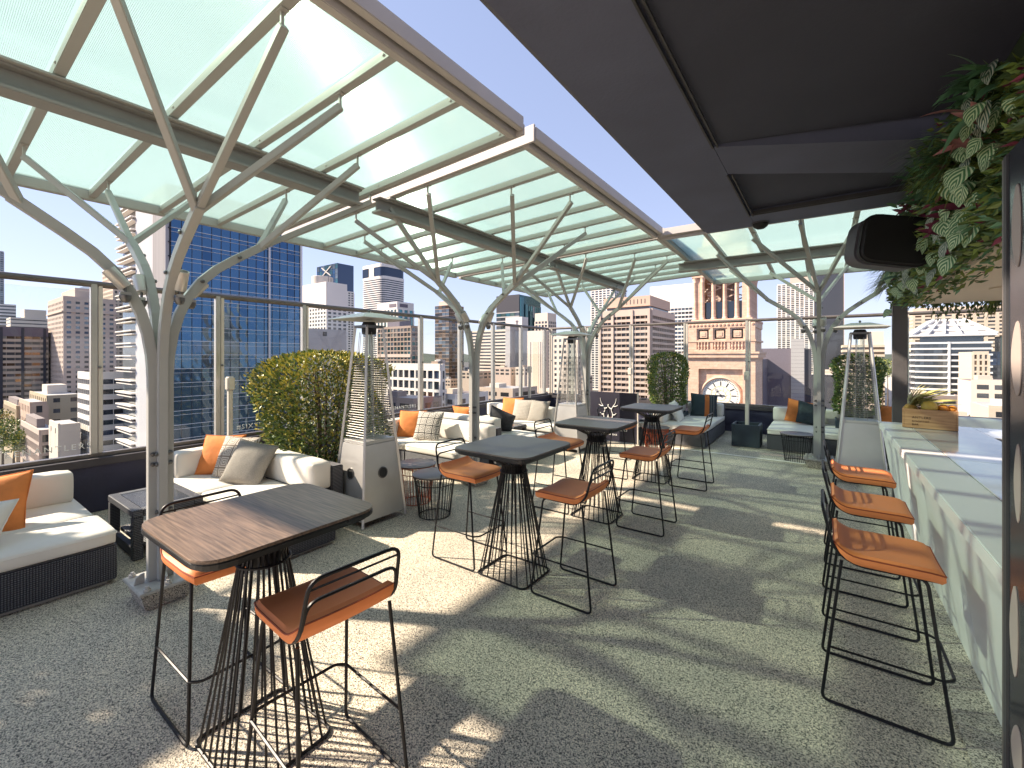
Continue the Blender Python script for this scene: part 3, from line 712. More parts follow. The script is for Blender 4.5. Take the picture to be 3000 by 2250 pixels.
k = len(vs); vs += [(1.2, Y0, .002), (1.2, Y1, .002), (1.2, Y1, .89), (1.2, Y0, .89)]
fs += [(k, k + 1, k + 2, k + 3), tuple([ny * (nz + 1) + j for j in range(nz + 1)] + [k + 2, k + 1]), tuple([j for j in range(nz, -1, -1)] + [k, k + 3])]
m = MB(); m.v = vs; m.f = fs; m.build('front_body', 'bar_white', bar, smooth=True)
MB().box(.505, .74, 1.7, 6.47, .892, .958).build('counter_nosing', 'bar_white', bar, bevel=.004)
for a, b in ((1.7, 2.6), (2.603, 4.38), (4.383, 6.47)): MB().box(.742, 1.25, a, b, .90, .960).build('counter_top', 'bar_marble', bar, bevel=.003)
MB().box(1.252, 1.29, 1.7, 5.75, .2, .955).build('back_edge', 'trim_black', bar)
MB().box(1.252, 1.75, 5.76, 6.47, .90, .957).build('counter_return', 'bar_marble', bar, bevel=.003)
# decorated glass door beside the bar
gd = thing('glass_door', 'dark framed glass door with pale oval etching at the right edge beside the bar', 'door', (.45, 1.965, 0))
MB().box(-.006, .008, -.022, .0, .004, 2.30).build('stile', 'rail_bronze', gd, bevel=.003)
MB().box(-.010, .012, -.062, -.030, .004, 2.30).build('stile', 'trim_black', gd, bevel=.003)
MB().box(-.004, .006, -.029, -.023, .004, 2.30).build('seal', 'rail_bronze', gd)
MB().box(-.006, .006, -2.6, -.063, .004, 2.30).build('glass_leaf', 'dark_panel', gd)
rnd = random.Random(3); ov = {}
for i in range(6):
    z = .2 + i * .37 + rnd.uniform(-.05, .05); y = -.115 - rnd.uniform(0, .03); h = rnd.uniform(.075, .125); w = rnd.uniform(.022, .045)
    poly = [(w * math.cos(a), h * math.sin(a) * (1 + .3 * math.cos(a))) for a in [q * math.pi / 10 for q in range(20)]]
    e = MB().prism(poly, 0, .002).build('etched_oval', 'frosted', gd); e.rotation_euler = (R(90), 0, R(-90)); e.location = (-.0065, y - (w * .4 if i % 2 else -.01), z)

# fruit crate
cr = thing('fruit_crate', 'wooden crate with printed side holding pineapple and oranges on the bar counter', 'crate', (.885, 6.17, .961), R(-8))
for n_, x0, x1, y0, y1 in (('side_board', -.205, -.19, -.14, .14), ('side_board', .19, .205, -.14, .14), ('side_board', -.189, .189, -.14, -.125), ('side_board', -.189, .189, .125, .14)):
    MB().box(x0, x1, y0, y1, .002, .195).build(n_, 'wood_crate', cr, bevel=.002)
MB().box(-.188, .188, -.124, .124, .004, .016).build('bottom_board', 'wood_crate', cr)
MB().box(-.188, .188, -.124, .124, .017, .13).build('straw', 'soil', cr)
for i, (s, z, h) in enumerate((('ANTLERS', .10, .032), ('ROOFTOP', .062, .026), ('BAR', .03, .026))):
    me = text_mesh('stencil', s, h, 'soil', .0005, 1.1); link('stencil', me, cr, (-.13, -.1412, z), (R(90), 0, 0))
pa = thing('pineapple', 'pineapple with spiky pale crown lying in the wooden fruit crate', 'fruit', (.78, 6.20, 1.115))
MB().lathe([(.01, -.02), (.045, 0), (.055, .04), (.05, .08), (.02, .10)], 16).build('body', 'pineapple_skin', pa, smooth=True).rotation_euler = (0, R(-50), 0)
pm = tuft_mesh('crown_leaf', 'pineapple_leaf', 60, .30, .026, 5, 1.1); link('crown', pm, pa, (-.03, 0, .06), (0, R(-62), R(10)))
sph = [(.0, -1)] + [(math.cos(a), math.sin(a)) for a in [R(-75 + 15 * q) for q in range(11)]] + [(0, 1)]
for i, (x, y, z, r, m_, lb) in enumerate(((.88, 6.13, 1.175, .066, 'fruit_yellow', 'large yellow fruit in the middle of the wooden crate'), (.985, 6.14, 1.165, .044, 'fruit_orange', 'orange lying between the yellow fruit and the crate end'),
                                          (1.05, 6.16, 1.16, .042, 'fruit_orange', 'orange at the right end of the wooden crate'), (.93, 6.25, 1.17, .045, 'fruit_orange', 'orange at the back of the wooden crate behind the yellow fruit'))):
    fo = MB().lathe([(max(.0005, r * c), r * s) for c, s in sph], 18).build('orange' if m_ == 'fruit_orange' else 'melon', m_, smooth=True); fo.location = (x, y, z); tag(fo, lb, 'fruit', 'fruit in the crate')
# ------------------------------------------------------------------ bar tables
def make_bar_table(mtop):
    t = thing('bar_table', 'x', 'table', (0, 0, 0), 0, 'square bar tables in a row')
    hx, hy = .345, .365
    tp = MB().prism(rrect(hx, hy, .115, 7), .988, 1.0).build('tabletop', mtop, t, bevel=.002)
    MB().prism(rrect(hx + .002, hy + .002, .117, 7), .966, .9875).build('edge_band', 'table_edge', t, bevel=.004)
    MB().prism(rrect(hx - .02, hy - .02, .10, 7), .953, .9655).build('under_band', 'table_edge', t)
    base = fillet([(.225, .195, .008), (-.225, .195, .008), (-.225, -.195, .008), (.225, -.195, .008)], .05, 4, True)
    MB().tube(base, .007, 7, True).build('base_ring', 'wire_black', t, smooth=True)
    # 28 wires: flared under the top, pinched to a waist, splayed to the base ring
    per = []
    for sx, sy in ((1, 0), (0, 1), (-1, 0), (0, -1)):
        for k in range(7):
            q = -1 + 2 * (k + .5) / 7
            per.append((.225 * sx - (.225 - .02) * q * sy * .95 if sx == 0 else .225 * sx, .195 * sy + (.195 - .02) * q * sx * .95 if sy == 0 else .195 * sy))
    for x, y in per:
        a = math.atan2(y / .195, x / .225); c, s = math.cos(a), math.sin(a)
        p = fillet([(c * .28, s * .29, .952), (c * .10, s * .10, .86), (c * .092, s * .092, .83), (x, y, .008)], .05, 3)
        MB().tube(p, .0052, 5).build('wire', 'wire_black', t, smooth=True)
    for z, r in ((.862, .104), (.80, .106)):
        MB().tube([(r * math.cos(k * math.pi / 12), r * math.sin(k * math.pi / 12), z) for k in range(24)], .006, 6, True).build('waist_ring', 'wire_black', t, smooth=True)
    MB().lathe([(.075, .79), (.085, .86)], 20).build('collar', 'wire_black', t, smooth=True)
    return t
t1 = make_bar_table('wood_top'); t1.location = (-2.03, .94, 0); t1['label'] = 'nearest bar table with streaky wood top and black wire base'
t2 = make_bar_table('table_slate'); t2.location = (-1.99, 2.81, 0); t2['label'] = 'second bar table with dark slate top, behind the wood topped one'
copy_thing(t2, 'third bar table from the camera, with sunlit stripe on its dark top', (-1.98, 4.33, 0))
copy_thing(t2, 'farthest bar table, in front of the dark antler sign and hedge', (-1.94, 6.05, 0))

# ------------------------------------------------------------------ wire stools
def make_stool():
    s = thing('bar_stool', 'x', 'stool', (0, 0, 0), 0, 'wire bar stools with orange seats')
    r = .0075
    # seat pad: slab curling up at the back edge
    vs = []; fs = []; nx, ny_ = 16, 12; hw = .205
    def top(u, w):          # u 0 back .. 1 front
        x = -.185 + .40 * u; z = .735 + .05 * max(0, (.25 - u) / .25) ** 2 - .012 * max(0, (u - .8) / .2) ** 2 - .006 * (1 - abs(w) ** 2)
        return x, z
    def outline(u): return hw * (1 - .10 * max(0, (u - .75) / .25) ** 2 - .10 * max(0, (.15 - u) / .15) ** 2)
    for layer in (0, 1, 2, 3):
        for i in range(nx + 1):
            u = i / nx
            for j in range(ny_ + 1):
                w = -1 + 2 * j / ny_; x, z = top(u, w); ins = (.016, 0, 0, .012)[layer]; dz = (.012, 0, -.026, -.042)[layer]
                vs.append((x + (ins if u == 0 else -ins if u == 1 else 0), w * (outline(u) - ins), z + dz))
    n = (nx + 1) * (ny_ + 1)
    for i in range(nx):
        for j in range(ny_):
            a = i * (ny_ + 1) + j; q = (a, a + 1, a + ny_ + 2, a + ny_ + 1); fs.append(q[::-1]); fs.append(tuple(3 * n + z for z in q))
    rim = [i * (ny_ + 1) for i in range(nx + 1)] + [nx * (ny_ + 1) + j for j in range(1, ny_ + 1)] + [i * (ny_ + 1) + ny_ for i in range(nx - 1, -1, -1)] + list(range(ny_ - 1, 0, -1))
    for l in range(3):
        for a, b in zip(rim, rim[1:] + rim[:1]): fs.append((l * n + a, l * n + b, (l + 1) * n + b, (l + 1) * n + a))
    m = MB(); m.v = vs; m.f = fs; st = m.build('seat_pad', 'leather_orange', s, smooth=True)
    MB().tube([vs[n + k] for k in rim], .0035, 5, True).build('piping', 'leather_seam', st, smooth=True)
    for sy in (-1, 1):
        side = fillet([(-.155, sy * .185, .70), (-.235, sy * .215, .008), (.235, sy * .215, .008), (.155, sy * .175, .688), (.08, sy * .15, .688)], .035, 5)
        MB().tube(side, r, 7).build('leg_loop', 'wire_black', s, smooth=True)
        MB().tube([(-.2085, sy * .2045, .27), (.205, sy * .2025, .27)], .006, 6).build('side_rung', 'wire_black', s, smooth=True)
        link('clip', MB().box(-.02, .02, -.012, .012, 0, .016).mesh('clip', 'rubber_black'), s, (.09, sy * .13, .682))
    MB().tube(fillet([(.205, -.2025, .27), (.245, -.17, .27), (.245, .17, .27), (.205, .2025, .27)], .02, 3), .007, 6).build('foot_rail', 'wire_black', s, smooth=True)
    fr = fillet([(.20, .17, .690), (-.10, .188, .690), (-.185, .192, .745), (-.232, .180, .950), (-.232, -.180, .950), (-.185, -.192, .745), (-.10, -.188, .690), (.20, -.17, .690)], .055, 6)
    MB().tube(fr, r, 7, True).build('seat_frame', 'wire_black', s, smooth=True)
    bk = fillet([(-.19, .189, .77), (-.212, .176, .868), (-.212, -.176, .868), (-.19, -.189, .77)], .045, 5)
    MB().tube(bk, .0065, 6).build('back_loop', 'wire_black', s, smooth=True)
    MB().tube([(-.226, .176, .915), (-.226, -.176, .915)], .0045, 6).build('back_wire', 'wire_black', s, smooth=True)
    for x in (-.05, .08): MB().tube([(x, -.18, .688), (x, .18, .688)], .005, 5).build('seat_wire', 'wire_black', s, smooth=True)
    return s
s0 = make_stool(); s0.location = (-2.47, .935, 0); s0['label'] = 'stool tucked under the left side of the wood topped bar table'
st_list = [((-1.61, .985, 0), R(180 - 4), 'nearest stool, right of the wood topped bar table, back towards the camera'),
           ((-2.465, 2.83, 0), 0, 'stool on the left of the second bar table, beside the black drum table'),
           ((-1.475, 2.84, 0), R(180), 'stool on the right of the second bar table'),
           ((-2.45, 4.36, 0), 0, 'stool left of the third bar table, its back in front of the white sofas'),
           ((-1.45, 4.36, 0), R(180), 'stool on the right of the third bar table'),
           ((-2.42, 6.0, 0), 0, 'stool half hidden left of the farthest bar table'),
           ((-1.425, 6.07, 0), R(180), 'stool on the right of the farthest bar table, in front of the striped pillow'),
           ((.225, 2.865, 0), 0, 'nearest of the three stools drawn up to the white bar'),
           ((.225, 3.71, 0), 0, 'middle one of the three stools drawn up to the white bar'),
           ((.235, 4.605, 0), 0, 'farthest of the three stools at the white bar, with sun on its seat')]
for loc, rz, lb in st_list: copy_thing(s0, lb, loc, rz)

# ------------------------------------------------------------------ wire drum tables
def make_drum(wm, rt=.235, rb=.165, h=.45, n=34):
    d = thing('drum_table', 'x', 'side table', (0, 0, 0), 0, 'round wire side tables')
    MB().lathe([(rt - .004, h - .012), (rt, h - .008), (rt, h - .002), (rt - .004, h)], 40).build('tabletop', 'table_slate', d, smooth=True)
    for k in range(n):
        a = k * 2 * math.pi / n; c, s = math.cos(a), math.sin(a)
        MB().tube([(c * (rt - .012), s * (rt - .012), h - .013), (c * (rt - .03), s * (rt - .03), h - .10), (c * rb, s * rb, .008)], .0038, 5).build('wire', wm, d, smooth=True)
    for z, r in ((.008, rb), (h - .10, rt - .031), (h - .016, rt - .012)):
        MB().tube([(r * math.cos(k * math.pi / 16), r * math.sin(k * math.pi / 16), z) for k in range(32)], .0048, 6, True).build('ring', wm, d, smooth=True)
    return d
d1 = make_drum('wire_rust'); d1.location = (-3.88, 3.50, 0); d1['label'] = 'rust red wire drum table beside the nearest patio heater'
d2 = make_drum('wire_black'); d2.location = (-3.39, 3.32, 0); d2['label'] = 'black wire drum table between the rust one and the second bar table'
copy_thing(d1, 'rust red wire drum table seen through the base of the farthest bar table', (-2.42, 7.75, 0))
copy_thing(d2, 'black wire drum table in front of the small sofa at the far end', (-.36, 8.42, 0))
copy_thing(d2, 'black wire drum table partly hidden behind the far end of the bar', (.95, 8.6, 0))

# ------------------------------------------------------------------ wicker sofas
def sofa(label, x0, x1, y0, y1, backs, seats, seat_h=.40, base_h=.29, feet=True):
    """box base x0..x1, y0..y1; BACKS: list of (x0,x1,y0,y1) upholstered backs; SEATS: list of the same"""
    s = thing('sofa', label, 'sofa', (x0, y0, 0), 0, 'wicker lounge sofas with white cushions')
    o = Vector((x0, y0, 0))
    for sx0, sx1, sy0, sy1 in seats:
        MB().box(sx0 - x0 + .004, sx1 - x0 - .004, sy0 - y0 + .004, sy1 - y0 - .004, .03, base_h).build('wicker_base', 'wicker', s, bevel=.008)
        MB().box(sx0 - x0 + .05, sx1 - x0 - .05, sy0 - y0 + .05, sy1 - y0 - .05, .0, .03).build('foot_plinth', 'aluminium', s)
        w, d = sx1 - sx0 - .008, sy1 - sy0 - .008
        c = link('seat_cushion', cushion_mesh('seat_cushion', 'cushion_white', w, d, seat_h - base_h, .028, .010), s, ((sx0 + sx1) / 2 - x0, (sy0 + sy1) / 2 - y0, base_h))
        # welt round the upper edge
        zz = seat_h - base_h - .028
        MB().tube([Vector((px_, py_, zz)) for px_, py_ in rrect(w / 2 + .003, d / 2 + .003, .04, 4)], .0035, 5, True).build('welt', 'cushion_white', c, smooth=True)
    for bx0, bx1, by0, by1, face in backs:
        w, d = bx1 - bx0, by1 - by0; th = max(.10, (w if 'x' in face else d) - .21)
        sh = [bx0, bx1, by0, by1]; cu = [bx0, bx1, by0, by1]
        if face == '+x': sh[1] = bx0 + th; cu[0] = bx0 + th
        if face == '-x': sh[0] = bx1 - th; cu[1] = bx1 - th
        if face == '-y': sh[2] = by1 - th; cu[3] = by1 - th
        if face == '+y': sh[3] = by0 + th; cu[2] = by0 + th
        MB().box(sh[0] - x0, sh[1] - x0, sh[2] - y0, sh[3] - y0, .03, .60 if th < .2 else .44).build('wicker_back', 'wicker', s, bevel=.01)
        link('back_cushion', cushion_mesh('back_cushion', 'cushion_white', cu[1] - cu[0], cu[3] - cu[2], .275, .034, .010), s, ((cu[0] + cu[1]) / 2 - x0, (cu[2] + cu[3]) / 2 - y0, seat_h - .01))
    return s
sofa('white cushioned wicker sofa at the left edge with orange pillow', -6.1, -4.32, -.12, .95,
     [(-6.1, -5.46, -.12, .90, '+x')], [(-6.1, -4.90, -.12, .93), (-4.895, -4.32, -.12, .95)])
sofa('white corner sofa behind the nearest steel tree, with three pillows', -6.1, -3.60, 1.66, 2.62,
     [(-6.1, -5.58, 1.70, 2.28, '+x'), (-5.55, -3.98, 2.28, 2.62, '-y')], [(-6.1, -4.86, 1.66, 2.30), (-4.855, -3.60, 1.66, 2.30)])
sofa('white corner sofa behind the drum tables with black printed pillow', -6.1, -4.00, 4.35, 5.36,
     [(-6.1, -5.62, 4.38, 5.0, '+x'), (-5.60, -4.02, 5.02, 5.36, '-y')], [(-6.1, -5.08, 4.35, 5.03), (-5.075, -4.00, 4.35, 5.03)])
sofa('low white sofa bench behind the middle steel tree, with dark pillow leaning', -5.9, -3.84, 5.55, 6.35,
     [(-5.9, -4.4, 5.55, 5.86, '+y')], [(-5.9, -4.85, 5.70, 6.35), (-4.845, -3.84, 5.70, 6.35)])
sofa('white sofa in the far left corner with orange, speckled and grey pillows', -6.1, -3.95, 6.75, 7.9,
     [(-6.1, -4.42, 7.56, 7.9, '-y')], [(-6.1, -5.2, 6.9, 7.62), (-5.195, -3.98, 6.9, 7.62)])
sofa('white corner sofa under the clock tower with blue and striped pillows', -3.0, -1.75, 8.5, 10.62,
     [(-3.0, -2.52, 8.55, 10.3, '+x'), (-2.5, -1.78, 10.28, 10.62, '-y')], [(-3.0, -1.75, 8.5, 9.5), (-3.0, -1.76, 9.505, 10.5)])
sofa('small white sofa at the far end between planter box and steel tree', -.84, .30, 9.05, 10.62,
     [(-.84, .28, 10.28, 10.62, '-y')], [(-.84, .30, 9.05, 10.4)])
sofa('white sofa at the far end right of the column, seen above the bar', .75, 4.2, 9.3, 10.62,
     [(.75, 2.45, 10.28, 10.62, '-y'), (2.46, 4.2, 10.28, 10.62, '-y')], [(.75, 2.45, 9.3, 10.4), (2.455, 4.2, 9.3, 10.4)])
ebm = thing('wicker_side_box', 'dark wicker back panel beside the far steel tree and heater', 'screen', (.38, 9.2, 0))
MB().box(-.13, .13, -.3, .3, .004, .62).build('wicker_panel', 'wicker', ebm, bevel=.012)

# wicker cube table with glass top, beside the nearest tree
def wicker_table(label, loc, sx, sy, h):
    w = thing('wicker_table', label, 'table', loc)
    p = .07
    for x in (-sx / 2, sx / 2 - p):
        for y in (-sy / 2, sy / 2 - p): MB().box(x, x + p, y, y + p, .004, h - .06).build('leg', 'wicker', w, bevel=.006)
    MB().box(-sx / 2 - .002, sx / 2 + .002, -sy / 2 - .002, -sy / 2 + p, h - .059, h).build('apron', 'wicker', w, bevel=.006)
    MB().box(-sx / 2 - .002, sx / 2 + .002, sy / 2 - p, sy / 2 + .002, h - .059, h).build('apron', 'wicker', w, bevel=.006)
    for x in (-sx / 2 - .002, sx / 2 - p): MB().box(x, x + p + .002, -sy / 2 + p + .001, sy / 2 - p - .001, h - .059, h - .001).build('apron', 'wicker', w)
    MB().box(-sx / 2 + p, sx / 2 - p, -sy / 2 + p, sy / 2 - p, .09, .12).build('shelf', 'wicker', w)
    MB().box(-sx / 2 + p + .003, sx / 2 - p - .003, -sy / 2 + p + .003, sy / 2 - p - .003, h - .014, h - .004).build('glass_top', 'dark_panel', w)
    MB().box(-sx / 2 + .01, sx / 2 - .01, -sy / 2 + .01, -sy / 2 + .05, .02, .10).build('stretcher', 'wicker', w)
wicker_table('open wicker cube table with glass top beside the nearest steel tree', (-5.0, 1.36, 0), .74, .5, .42)
wicker_table('low wicker coffee table with glass top between the far corner sofas', (-4.85, 6.62, 0), .62, .42, .42)

# ------------------------------------------------------------------ throw pillows
def pillow(label, m, loc, rot, w=.46, t=.16, seed=0, grp='throw pillows on the sofas'):
    o = link('throw_pillow', pillow_mesh('throw_pillow', m, w, t, seed=seed), None, loc, rot); tag(o, label, 'pillow', grp)
    o['group'] = grp
    MB().tube([(x, y, 0) for x, y in ((-w / 2, -w / 2), (0, -w / 2 * .93), (w / 2, -w / 2), (w / 2 * .93, 0), (w / 2, w / 2), (0, w / 2 * .93), (-w / 2, w / 2), (-w / 2 * .93, 0))], .004, 5, True).build('piping', m, o)
    return o
# facing +x (leaning on the left wall backs): rot y ~ 70 deg tips the face outwards
pillow('orange pillow on the left edge sofa', 'cotton_orange', (-5.15, .36, .545), (R(12), R(62), R(-18)), .50, .2, 1)
pillow('white pillow at the very left edge, in front of the orange one', 'cushion_white', (-4.66, .22, .50), (R(5), R(50), R(-35)), .46, .2, 2)
pillow('orange pillow on the corner sofa behind the nearest steel tree', 'cotton_orange', (-5.45, 2.06, .60), (R(65), 0, R(35)), .46, .16, 3)
pillow('taupe pillow with square maze print, between orange and grey pillows', 'print_taupe', (-5.16, 2.10, .60), (R(66), 0, R(22)), .47, .16, 4)
pillow('plain grey pillow leaning on the maze print pillow near the front sofa back', 'linen_grey', (-4.86, 2.10, .585), (R(60), R(8), R(25)), .46, .17, 5)
pillow('orange pillow beside the black and white printed pillow', 'cotton_orange', (-5.42, 4.80, .60), (R(66), 0, R(30)), .45, .15, 6)
pillow('white pillow with black concentric square print on the middle corner sofa', 'print_black', (-5.02, 4.78, .605), (R(68), 0, R(12)), .47, .15, 7)
pillow('dark charcoal pillow leaning at the end of the low sofa bench', 'linen_dark', (-4.50, 5.98, .60), (R(-60), R(22), R(20)), .46, .15, 8)
pillow('orange pillow peeking above the middle sofa back', 'cotton_orange', (-5.3, 5.93, .60), (R(-68), 0, R(5)), .42, .14, 9)
pillow('orange pillow in the far left corner sofa', 'cotton_orange', (-5.30, 7.42, .61), (R(68), 0, R(15)), .46, .15, 10)
pillow('speckled beige pillow between the far orange and grey pillows', 'print_speckle', (-4.98, 7.36, .595), (R(66), 0, R(8)), .46, .15, 11)
pillow('plain grey pillow at the right of the far left corner sofa', 'linen_grey', (-4.62, 7.36, .595), (R(66), 0, R(-4)), .46, .15, 12)
pillow('slate blue pillow with orange stripe on the sofa under the clock tower', 'print_stripe', (-2.12, 10.12, .62), (R(66), R(4), R(18)), .54, .15, 13)
pillow('white pillow at the left end of the sofa under the clock tower', 'cushion_white', (-2.42, 9.1, .58), (R(8), R(64), R(8)), .44, .15, 14)
pillow('orange pillow behind the grey one on the small far sofa', 'cotton_orange', (-.38, 10.16, .61), (R(68), R(12), R(10)), .46, .14, 15)
pillow('dark slate pillow on the small far sofa beside the steel tree', 'linen_slate', (-.20, 9.98, .60), (R(60), R(14), R(14)), .46, .15, 16)
pillow('orange pillow partly hidden behind the column at the end of the bar', 'cotton_orange', (.98, 10.14, .61), (R(68), 0, R(-12)), .44, .15, 17)

# ------------------------------------------------------------------ pyramid patio heaters
def make_heater():
    h = thing('patio_heater', 'x', 'heater', (0, 0, 0), 0, 'pyramid patio heaters')
    b0, b1, b2, z1, z2 = .268, .195, .098, .83, 2.02
    lerp = lambda z: b0 + (b1 - b0) * z / z1 if z < z1 else b1 + (b2 - b1) * (z - z1) / (z2 - z1)
    for k in range(4):
        a = k * math.pi / 2; M_ = Matrix.Rotation(a, 4, 'Z')
        T = lambda pts: [tuple(M_ @ Vector(p)) for p in pts]
        w0, w1 = lerp(.06) - .012, lerp(.80) - .012
        p = MB().add(T([(w0 + .012, -w0, .06), (w0 + .012, w0, .06), (w1 + .012, w1, .80), (w1 + .012, -w1, .80), (w0, -w0, .06), (w0, w0, .06), (w1, w1, .80), (w1, -w1, .80)]),
                     [(0, 1, 2, 3), (7, 6, 5, 4), (0, 4, 5, 1), (1, 5, 6, 2), (2, 6, 7, 3), (3, 7, 4, 0)]).build('side_panel', 'inox', h)
        # round air vent set into the panel
        tilt = math.atan2(b0 - b1, z1); zc = .50
        for nm, prof, mm in () if k in (1, 2) else (('vent_ring', [(.058, 0), (.058, .006), (.050, .008), (.048, .003)], 'inox_dark'), ('vent_mesh', [(.0, .0025), (.0485, .0025)], 'rubber_black')):
            v = MB().lathe(prof, 22, cap=False).build(nm, mm, p, smooth=True); v.matrix_local = M_ @ Matrix.Translation((lerp(zc) + .0015, 0, zc)) @ Matrix.Rotation(R(90) - tilt, 4, 'Y')
        # corner post
        MB().sweep(T([(lerp(0), lerp(0), .004), (lerp(z1), lerp(z1), z1), (lerp(z2), lerp(z2), z2)]), .024, .024, M_ @ Vector((1, -1, 0))).build('corner_post', 'inox', h, bevel=.003)
        g = MB(); n = 42
        for i in range(n):
            z = .87 + (1.90 - .87) * i / (n - 1) * (.62 if False else 1); w = lerp(z) - .014
            if i < 33: g.tube(T([(w, -w, z), (w, w, z)]), .0032, 4)
        for q in (-.35, .35): g.tube(T([(lerp(.85) - .014, q * lerp(.85), .85), (lerp(1.95) - .014, q * lerp(1.95), 1.95)]), .003, 4)
        gr = g.build('safety_grille', 'inox_mid', h); gr['kind'] = 'stuff'
    MB().box(-b1 + .004, b1 - .004, -b1 + .004, b1 - .004, .802, .835).build('deck_plate', 'inox', h, bevel=.004)
    MB().lathe([(.05, .84), (.05, 1.98)], 20, cap=False).build('glass_tube', 'heater_tube', h, smooth=True)
    MB().lathe([(.07, 1.93), (.075, 1.96), (.075, 2.03), (.06, 2.06)], 20).build('burner_head', 'burner_black', h, smooth=True)
    MB().box(-b2 - .014, b2 + .014, -b2 - .014, b2 + .014, 1.995, 2.022).build('top_frame', 'inox_dark', h, bevel=.004)
    c = .30
    MB().add([(-c, -c, 2.085), (c, -c, 2.085), (c, c, 2.085), (-c, c, 2.085), (-.1, -.1, 2.15), (.1, -.1, 2.15), (.1, .1, 2.15), (-.1, .1, 2.15), (-c, -c, 2.08), (c, -c, 2.08), (c, c, 2.08), (-c, c, 2.08)],
             [(0, 1, 5, 4), (1, 2, 6, 5), (2, 3, 7, 6), (3, 0, 4, 7), (4, 5, 6, 7), (11, 10, 9, 8), (0, 8, 9, 1), (1, 9, 10, 2), (2, 10, 11, 3), (3, 11, 8, 0)]).build('reflector_hood', 'inox', h)
    MB().lathe([(.012, 2.15), (.012, 2.17), (.02, 2.175), (.0, 2.19)], 10).build('finial', 'inox_dark', h, smooth=True)
    return h
h1 = make_heater(); h1.location = (-3.93, 2.89, 0); h1['label'] = 'nearest pyramid patio heater, beside the golden green bush'
copy_thing(h1, 'pyramid patio heater next to the dark antler sign board', (-3.75, 7.12, 0), R(180))
copy_thing(h1, 'pyramid patio heater by the end of the bar, in front of a round bush', (.40, 7.62, 0), R(180))

# ------------------------------------------------------------------ bushes in planters
def bush(label, loc, rx, ry, z0, z1, pl, pm, n, seed, gold=.5, name='potted_bush', stems=5, planter=True, lf=1.0):
    b = thing(name, label, 'bush', loc)
    rnd = random.Random(seed); pts = []; h = z1 - z0; zc = (z0 + z1) / 2
    lumps = [(rnd.uniform(0, 6.28), rnd.uniform(-1, 1), rnd.uniform(.3, .8), rnd.uniform(-.24, .18)) for _ in range(34)]
    while len(pts) < n:
        a = rnd.uniform(0, 2 * math.pi); q = rnd.uniform(-1, 1)
        prof = (1 - abs(q) ** 6) ** .5 * (.93 + .07 * q)                      # clipped, boxy dome
        e = abs(math.cos(a)) ** 4 + abs(math.sin(a)) ** 4; rr = (1 / e) ** .25 * .93 * prof
        d = 1.0
        for la, lz, lw, amp in lumps:
            da = abs((a - la + math.pi) % (2 * math.pi) - math.pi); dd = (da ** 2 + (q - lz) ** 2) / (lw * lw * .35); d += amp * math.exp(-dd)
        k = 1 - abs(rnd.gauss(0, .13)) + (rnd.uniform(.02, .14) if rnd.random() < .05 else 0); p = Vector((math.cos(a) * rr * rx * k * d, math.sin(a) * rr * ry * k * d, zc + q * h / 2 * (.93 + .07 * d)))
        pts.append((p, Vector((math.cos(a), math.sin(a), .35 + .5 * q))))
    def wt(p):
        q = (p.z - z0) / h; return [1.6, gold * (.25 + 1.6 * q * q), 1.2]
    scatter_leaves('crown', pts, ['leaf_green', 'leaf_gold', 'leaf_dark'], wt, .052 * lf, .028 * lf, rnd, b)
    tk = MB()
    for i in range(stems):
        x, y = rnd.uniform(-.4, .4) * rx * .5, rnd.uniform(-.4, .4) * ry * .5
        tk.tube([(x, y, z0 - .12), (x * 1.3, y * 1.3, zc - .1), (x * 2.2, y * 2.2, z1 - .2)], [.018, .014, .006], 6)
        for j in range(5):
            z = rnd.uniform(z0 + .1, z1 - .25); a = rnd.uniform(0, 6.28)
            tk.tube([(x * 1.4, y * 1.4, z), (math.cos(a) * rx * .75, math.sin(a) * ry * .75, z + .16)], [.008, .003], 5)
    tk.build('stem', 'bark', b)
    if planter:
        px_, py_, hh = pl
        for s in (-1, 1):
            MB().box(s * px_ - .012, s * px_ + .012, -py_ - .012, py_ + .012, .01, hh).build('planter_side', pm, b, bevel=.003)
            MB().box(-px_ + .013, px_ - .013, s * py_ - .012, s * py_ + .012, .01, hh - .002).build('planter_side', pm, b, bevel=.003)
        MB().box(-px_ + .013, px_ - .013, -py_ + .013, py_ - .013, .02, hh - .05).build('soil', 'soil', b)
    return b
bush('golden green clipped bush in a rust red planter behind the nearest heater', (-5.0, 3.04, 0), .76, .70, .40, 1.74, (.74, .30, .40), 'corten', 16000, 21, 1.7)
bush('dark green clipped bush left of the clock tower, behind the farthest bar table', (-2.76, 9.75, 0), .44, .40, .55, 1.76, (.33, .28, .5), 'planter_navy', 6500, 22, .28)
bush('round dark bush seen behind the patio heater at the end of the bar', (.48, 10.05, 0), .40, .36, .60, 1.72, (.30, .26, .55), 'planter_navy', 6000, 23, .14)
bush('clipped bush just outside the left of the picture, throwing dappled shade on the left sofa', (-5.72, -.92, 0), .72, .80, .42, 2.45, (.42, .30, .40), 'corten', 22000, 24, .8, lf=1.9)

# square planter box holding the riser
pb = thing('planter_box', 'square dark planter box on the floor below the clock tower', 'planter', (-1.19, 9.36, 0))
for s in (-1, 1):
    MB().box(s * .215 - .018, s * .215 + .018, -.233, .233, .012, .42).build('side', 'planter_navy', pb, bevel=.004)
    MB().box(-.196, .196, s * .215 - .018, s * .215 + .018, .012, .418).build('side', 'planter_navy', pb, bevel=.004)
MB().box(-.195, .195, -.195, .195, .02, .30).build('soil', 'soil', pb)
MB().box(-.2, .2, -.2, .2, .002, .011).build('foot_plate', 'aluminium', pb)

